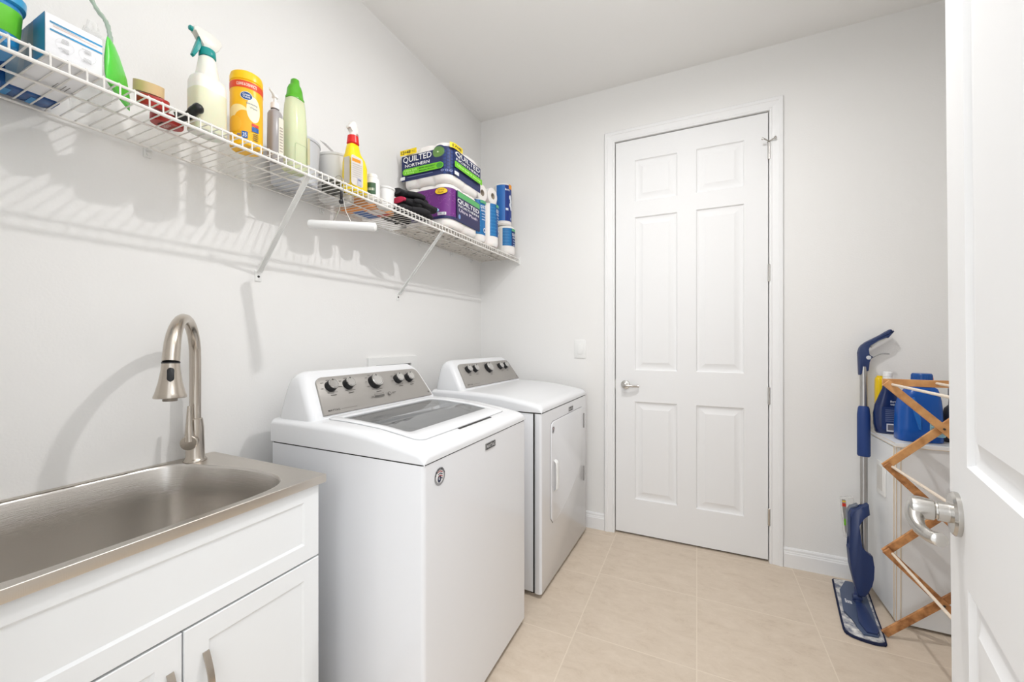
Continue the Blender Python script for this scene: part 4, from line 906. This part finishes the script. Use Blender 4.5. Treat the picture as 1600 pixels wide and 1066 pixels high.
pr.rect(-.02, .0, .10, .115, (220, 228, 240), 2); pr.ell(.026, .048, .007, .009, (160, 180, 220)); pr.done('printed_wrapper', t); rebase(t, (x, y, zb))
# hanger with padded bar under the shelf
t = thing('trouser_hanger', 'white trouser hanger with a thick foam bar hanging below the wire shelf', 'hanger')
A_, B_ = V((.227, .941, 1.600)), V((.437, 1.038, 1.589)); mid_ = (A_+B_)/2; dd = (B_-A_).normalized()
bm = nb(); q = dd.to_track_quat('Z', 'Y').to_matrix().to_4x4(); L_ = (B_-A_).length
lathe(bm, [(.009, -L_/2), (.0135, -L_/2+.003), (.0145, -L_/2+.008), (.0145, L_/2-.008), (.0135, L_/2-.003), (.009, L_/2)], mid_, 28, q); obj('foam_bar', bm, mat('foam_white', (238, 238, 237), .5), t)
bm = nb(); hk = mid_+V((0, 0, .10)); zc = sz(.99)
for s_ in (-1, 1): tube(bm, [mid_+dd*s_*.030+V((0, 0, .012)), mid_+dd*s_*.012+V((0, 0, .05)), hk], .0015, 8)
tube(bm, spline([hk, (.338, .990, zc-.030), (.331, .990, zc-.004), (.316, .990, zc+.0065), (.300, .990, zc+.004), (.295, .990, zc-.010)], 5), .0015, 8)
obj('wire_frame', bm, m_satin, t)
bm = nb(); p0 = hk+V((0, -.004, -.004)); box(bm, p0.x-.0035, p0.x+.0035, p0.y-.004, p0.y+.004, p0.z-.012, p0.z+.020, .0015); lathe(bm, [(.003, -.006), (.0075, -.004), (.0075, .004), (.003, .006)], p0+V((0, 0, -.016)), 16, M.Rotation(RD(90), 4, 'Y')); obj('black_clip', bm, m_black, t)
rebase(t, tuple(mid_))

# ================================================================== RIGHT SIDE: cabinet, bottles, mop, drying rack
GX, GY, GH = 2.190, 2.203, .770
t = thing('storage_cabinet', 'low white storage cabinet in the far right corner holding detergent bottles', 'cabinet')
bm = nb(); box(bm, GX+.004, XR-.012, GY+.004, YF-.016, .012, GH-.017, .001); obj('body', bm, m_cab, t, False)
bm = nb(); box(bm, GX-.002, XR-.010, GY-.002, YF-.0155, GH-.0165, GH, .0015); obj('top_board', bm, m_cab, t, False)
bm = nb()
for a in ((GX-.0028, GX-.0020, GY-.002, YF-.016, GH-.0165, GH-.0145), (GX-.0028, GX-.0020, GY-.002, YF-.016, GH-.002, GH), (GX-.002, XR-.012, GY-.0028, GY-.002, GH-.0165, GH-.0145), (GX+.0018, GX+.0038, GY+.001, GY+.0038, .014, GH-.02), (GX+.001, GX+.0036, GY+.022, GY+.0245, .014, GH-.02), (GX+.016, GX+.0185, GY+.001, GY+.0036, .014, GH-.02)): box(bm, *a)
obj('edge_banding', bm, m_edge, t, False)
bm = nb(); box(bm, GX, GX+.0035, GY+.026, YF-.040, .02, GH-.022, .0012); dd_ = obj('door', bm, m_cab, t, False)
bm = nb(); fq = lambda u, v, h: V((GX-h, u, v))
yc, zc2 = 2.338, .580
prism(bm, rrect(yc, zc2, .045, .075, .006, 3), fq, 0, .006, .002); obj('pull_handle', bm, m_white, dd_)
bm = nb(); prism(bm, rrect(yc+.006, zc2, .026, .054, .005, 3), fq, .0058, .0068); obj('pull_recess', bm, mat('recess_shade', (214, 212, 208), .6), dd_)
bm = nb(); lathe(bm, [(.004, 0), (.0035, .002), (0, .0022)], (GX+.045, GY+.004, .738), 12, M.Rotation(RD(90), 4, 'X')); obj('screw', bm, m_dark, t)
rebase(t, (2.49, 2.365, 0))
# detergent jug
zb = GH+.0008; x, y = 2.297, 2.300
t = thing('detergent_jug', 'large bright blue laundry detergent jug with a ribbed blue cap', 'jug')
m_jug = mat('jug_blue', (12, 84, 172), .26)
tb('jug', [sring(x+dx, y, zb+h, a, b, 3.4) for h, a, b, dx in ((0, .070, .045, 0), (.004, .074, .049, 0), (.06, .074, .050, 0), (.14, .071, .049, 0), (.175, .066, .047, .002), (.205, .057, .042, .006), (.225, .048, .036, .010), (.232, .037, .033, .012))], m_jug, t)
bm = nb(); lathe(bm, [(.033, .230), (.035, .234), (.0345, .236), (.033, .242), (.0335, .246), (.0325, .286), (.030, .2895), (0, .290)], (x+.012, y, zb), 40)
for k in range(40):
    a = 2*pi*k/40; tube(bm, [(x+.012+.0335*cos(a), y+.0335*sin(a), zb+.248), (x+.012+.0325*cos(a), y+.0325*sin(a), zb+.284)], .0011, 5)
obj('cap', bm, mat('cap_blue', (24, 84, 158), .3), t)
f = lambda u, v, h: V((x+u, y-.0495-h, zb+v)); bm = nb(); prism(bm, [(-.046, .185), (-.030, .190), (-.018, .16), (-.010, .10), (-.006, .05), (-.016, .055), (-.030, .11)], f, -.004, .004, .003); obj('grip_ridge', bm, mat('jug_blue_light', (40, 112, 196), .22), t)
pr = Print(f, .0012); pr.rr(.018, .068, .028, .086, .005, (150, 190, 200)); pr.text('Tide', .022, .034, .074, .081, (40, 70, 90))
for k in range(6): pr.rect(.022, .062, .032+k*.0065, .0345+k*.0065, (96, 140, 160), 1)
pr.done('label', t); rebase(t, (x, y, zb))
x, y = 2.238, 2.425
t = thing('navy_bottle', 'navy cleaner bottle with a pale cap standing left of the blue jug', 'bottle')
tb('bottle', [sring(x, y, zb+h, a, b, 2.4) for h, a, b in ((0, .040, .024), (.005, .046, .027), (.04, .052, .028), (.09, .053, .028), (.13, .047, .026), (.17, .033, .021), (.205, .020, .016), (.235, .0155, .0155))], mat('bottle_navy', (28, 46, 92), .22), t)
bm = nb(); lathe(bm, [(.0165, .235), (.018, .238), (.018, .243), (.0165, .246)], (x, y, zb), 24); obj('orange_ring', bm, mat('ring_orange', (226, 132, 84), .4), t)
bm = nb(); lathe(bm, [(.0165, .246), (.0175, .249), (.0175, .258), (.016, .2595), (.016, .262), (.0178, .264), (.0178, .282), (.014, .286), (0, .2865)], (x, y, zb), 24); obj('cap', bm, m_white, t)
pr = Print(lambda u, v, h: V((x+u, y-.0285-h, zb+v)), .0006); pr.rr(-.030, .040, .020, .125, .004, (38, 58, 108)); pr.text('Bounce', .0, .030, .150, .158, (226, 230, 240)) if 0 else pr.text('Bursts', .000, .028, .146, .155, (226, 230, 240)); pr.text('WEIGHT', .000, .030, .132, .140, (226, 230, 240))
for k in range(7): pr.rect(-.018, .036, .058+k*.0085, .0615+k*.0085, (110, 122, 158), 1)
pr.rr(-.014, .030, .012, .048, .001, (232, 232, 236)); pr.rect(-.010, .028, .018, .043, (110, 110, 124), 1); pr.done('label', t)
rebase(t, (x, y, zb))
x, y = 2.228, 2.484
t = thing('yellow_bottle', 'yellow bottle partly hidden behind the navy bottle on the cabinet', 'bottle')
tb('bottle', [sring(x, y, zb+h, a, b, 3) for h, a, b in ((0, .015, .018), (.003, .017, .020), (.215, .017, .020), (.240, .017, .018), (.252, .015, .016), (.256, .010, .010))], mat('bottle_yellow2', (244, 206, 20), .3), t)
bm = nb(); lathe(bm, [(.011, .255), (.0115, .257), (.0105, .262), (0, .263)], (x, y, zb), 24); obj('cap', bm, MATS['bottle_yellow2'], t); rebase(t, (x, y, zb))
x, y = 2.372, 2.425
t = thing('orange_capped_bottle', 'white bottle with an orange cap behind the blue detergent jug', 'bottle')
tb('bottle', [sring(x, y, zb+h, a, b, 3) for h, a, b in ((0, .034, .026), (.003, .036, .028), (.19, .036, .028), (.215, .024, .022), (.225, .019, .019))], m_wtub, t)
bm = nb(); lathe(bm, [(.021, .225), (.025, .228), (.023, .262), (.018, .280), (.006, .283), (0, .283)], (x, y, zb), 28); obj('cap', bm, mat('cap_orange', (240, 126, 44), .35), t); rebase(t, (x, y, zb))
x, y = 2.425, 2.330
t = thing('dark_bottle', 'dark grey bottle right of the blue jug, mostly hidden by the open door', 'bottle')
tb('bottle', [sring(x, y, zb+h, a, b, 2.6) for h, a, b in ((0, .034, .030), (.003, .037, .033), (.10, .037, .033), (.14, .030, .028), (.155, .018, .018), (.19, .016, .016))], mat('bottle_dark', (62, 66, 76), .3), t)
bm = nb(); lathe(bm, [(.018, .190), (.020, .192), (.020, .225), (.016, .228), (0, .228)], (x, y, zb), 24); obj('cap', bm, mat('cap_dark', (96, 98, 104), .35), t); rebase(t, (x, y, zb))
# ---------------- spray mop
t = thing('spray_mop', 'navy and silver spray mop leaning on the far wall beside the cabinet', 'mop')
PO = [(2.040, 2.462), (2.050, 2.484), (2.110, 2.496), (2.160, 2.470), (2.171, 2.440), (2.140, 2.24), (2.113, 2.060), (2.102, 2.034), (2.070, 2.024), (2.006, 2.034), (1.986, 2.054), (1.981, 2.085), (2.012, 2.29)]
fz_ = lambda u, v, h: V((u, v, h))
def inset(p, o):
    c_ = (sum(a for a, b in p)/len(p), sum(b for a, b in p)/len(p)); r_ = []
    ax_ = V((.155, .988)); ay_ = V((ax_.y, -ax_.x))
    for a, b in p:
        d_ = V((a-c_[0], b-c_[1])); l_, w_ = d_.dot(ax_), d_.dot(ay_); l2 = l_*(1-o/.23); w2 = w_*(1-o/.072); q = ax_*l2+ay_*w2; r_.append((c_[0]+q.x, c_[1]+q.y))
    return r_
PS = smooth_loop(PO, 3)
bm = nb(); prism(bm, PS, fz_, .0005, .010, .003); pad = obj('pad_edge', bm, mat('pad_navy', (26, 34, 66), .9), t)
bm = nb(); prism(bm, inset(PS, .007), fz_, .0098, .013, .001); obj('microfiber_pad', bm, mat('microfiber', (228, 226, 222), .95, bump=(300, 1.0), var=((120, 124, 140), 42, (1, 1, 1))), t)
PL = [(2.091, 2.468), (2.118, 2.470), (2.152, 2.420), (2.100, 2.080), (2.088, 2.056), (2.040, 2.052), (2.030, 2.10), (2.030, 2.150), (2.012, 2.19), (2.046, 2.375)]
bm = nb(); prism(bm, PL, fz_, .0128, .021, .003); pl = obj('head_plate', bm, mat('plate_slate', (74, 88, 116), .5), t)
bm = nb(); prism(bm, [(2.078, 2.285), (2.108, 2.275), (2.100, 2.085), (2.086, 2.062), (2.052, 2.060), (2.044, 2.12)], fz_, .0208, .028, .003); obj('plate_wedge', bm, m_navy, t)
pr = Print(lambda u, v, h: V((2.038+u*.98+v*.155, 2.262+v*.95-u*.14, .0212+h))); pr.text('Bona', .0, .024, .0, .036, (230, 232, 236), .03); pr.done('logo', t)
bm = nb(); lathe(bm, [(.012, -.016), (.014, -.012), (.014, .012), (.012, .016)], (2.088, 2.292, .040), 20, M.Rotation(RD(90), 4, 'Y')); tube(bm, [(2.088, 2.292, .022), (2.090, 2.296, .055), (2.096, 2.302, .080)], [.018, .012, .016], 14); obj('swivel_joint', bm, m_navy, t)
CR = [(2.142, .453), (2.144, .408), (2.12, .388), (2.105, .374), (2.103, .355), (2.103, .265), (2.12, .243), (2.147, .231), (2.149, .19), (2.145, .14), (2.137, .107), (2.127, .079), (2.112, .055), (2.086, .055), (2.077, .11), (2.065, .177), (2.060, .251), (2.070, .262), (2.070, .395), (2.081, .418), (2.106, .428), (2.12, .434)]
lean = .14
def fm(Y_): return lambda u, v, h: V((u, Y_+v*lean+h, v))
bm = nb(); prism(bm, CR, fm(2.285), -.020, .020, .006, 3); obj('cradle', bm, m_navy, t)
bm = nb(); prism(bm, [(2.0745, .29), (2.076, .405), (2.096, .423), (2.110, .430), (2.110, .44), (2.082, .424), (2.0685, .40), (2.0685, .29)], fm(2.310), -.012, .012, .002); obj('grey_trim', bm, mat('mop_grey', (112, 118, 130), .4), t)
P0, P1_ = V((2.128, 2.345, .200)), V((2.164, 2.472, 1.075))
ln = lambda s: P0+(P1_-P0)*s
bm = nb(); tube(bm, [ln(0), ln(1)], .0138, 20); obj('tube', bm, m_alu, t)
bm = nb(); tube(bm, [ln(.518), ln(.525), ln(.74), ln(.775), ln(.785)], [.020, .0245, .0245, .0215, .018], 20); obj('foam_grip', bm, mat('foam_navy', (32, 62, 124), .55), t)
GR = [(2.146, 1.035), (2.145, 1.143), (2.151, 1.166), (2.160, 1.180), (2.174, 1.192), (2.199, 1.208), (2.227, 1.225), (2.249, 1.241), (2.27, 1.256), (2.274, 1.250), (2.250, 1.224), (2.254, 1.220), (2.279, 1.250), (2.281, 1.245), (2.258, 1.214), (2.246, 1.219), (2.218, 1.205), (2.186, 1.18), (2.183, 1.16), (2.18, 1.14), (2.186, 1.134), (2.199, 1.124), (2.18, 1.099), (2.181, 1.058)]
bm = nb(); prism(bm, GR, lambda u, v, h: V((u, 2.478+(v-1.1)*.10+h, v)), -.016, .016, .004, 2); gp = obj('handle_grip', bm, m_navy, t)
bm = nb(); prism(bm, [(2.190, 1.178), (2.218, 1.202), (2.246, 1.216), (2.252, 1.212), (2.220, 1.188), (2.196, 1.168)], lambda u, v, h: V((u, 2.486+h, v)), -.010, .010, .002); obj('grip_insert', bm, mat('insert_grey', (196, 196, 194), .4), gp)
bm = nb(); tube(bm, spline([(2.190, 2.47, 1.116), (2.204, 2.47, 1.126), (2.220, 2.47, 1.135), (2.238, 2.47, 1.140), (2.261, 2.47, 1.139)], 4), [.0035]*16+[.002], 8); obj('trigger', bm, mat('trigger_grey', (170, 170, 168), .35, .3), gp)
bm = nb(); lathe(bm, [(.0095, 0), (.0095, .003), (.006, .004), (0, .004)], (2.181, 2.466, 1.120), 20, M.Rotation(RD(90), 4, 'X')); obj('pivot_cap', bm, mat('pivot_white', (214, 216, 220), .35), gp)
bm = nb(); fcl = lambda u, v, h: V((u, 2.365+v*.14+h, v)); prism(bm, [(2.062, .440), (2.110, .452), (2.112, .30), (2.078, .262), (2.070, .262)], fcl, -.014, .014, .005); rf = obj('refill_cartridge', bm, mat('cartridge_clear', (236, 234, 230), .15, alpha=.35), t)
pr = Print(lambda u, v, h: V((u, 2.350+v*.14-h, v)), .0006)
pr.poly([(2.063, .437), (2.078, .437), (2.082, .30), (2.072, .285)], (150, 146, 142)); pr.rect(2.064, 2.079, .405, .420, (206, 60, 44), 1); pr.rect(2.065, 2.078, .425, .432, (226, 190, 60), 1); pr.rect(2.068, 2.080, .32, .35, (120, 190, 60), 1); pr.done('cartridge_label', rf)
rebase(t, (2.07, 2.26, 0))
# ---------------- folding wooden drying rack
t = thing('drying_rack', 'folding wooden drying rack with pale dowels standing before the cabinet', 'drying rack')
XL, XRr = 2.127, 2.455; LV = [1.026, .697, .350, .014]; YA, YB = 2.095, 1.60
def slat(a, b, yo, m_, w_=.028, th=.010):
    a, b = V((a[0], yo, a[1])), V((b[0], yo, b[1])); d_ = (b-a).normalized(); a = a-d_*.010; b = b+d_*.010; n_ = V((-d_.z, 0, d_.x))
    bm = nb(); prism(bm, [(0, -w_/2), ((b-a).length, -w_/2), ((b-a).length, w_/2), (0, w_/2)], lambda u, v, h: a+d_*u+n_*v+V((0, h, 0)), -th/2, th/2, .0015); return bm
for Yf, s_ in ((YA, 1), (YB, -1)):
    for k in range(3):
        m_ = m_wood if k == 0 else m_wood2
        zlo = LV[k+1]+(.006 if k == 2 else 0)
        obj('slat', slat((XL, LV[k]), (XRr, zlo), Yf-s_*.006, m_), m_, t, False); obj('slat', slat((XRr, LV[k]), (XL, zlo), Yf+s_*.006, m_), m_, t, False)
        bm = nb(); lathe(bm, [(.004, -.014), (.004, .014)], ((XL+XRr)/2, Yf, (LV[k]+LV[k+1])/2), 10, M.Rotation(RD(90), 4, 'X')); obj('pivot_pin', bm, m_dark, t)
    obj('top_bar', slat((XL, 1.032), (XRr, 1.032), Yf+s_*.0175, m_wood), m_wood, t, False)
for k, z in enumerate(LV[:3]):
    for x in (XL+.012, XRr-.012):
        bm = nb(); tube(bm, [(x, YA-.013, z), (x, YB+.013, z)], .0052, 12); obj('dowel', bm, m_dowel, t)
bm = nb(); tube(bm, [((XL+XRr)/2-.012, YA+.010, 1.034), ((XL+XRr)/2-.012, YB-.010, 1.034)], .0052, 12); obj('dowel', bm, m_dowel, t)
rebase(t, (2.29, 1.85, 0))
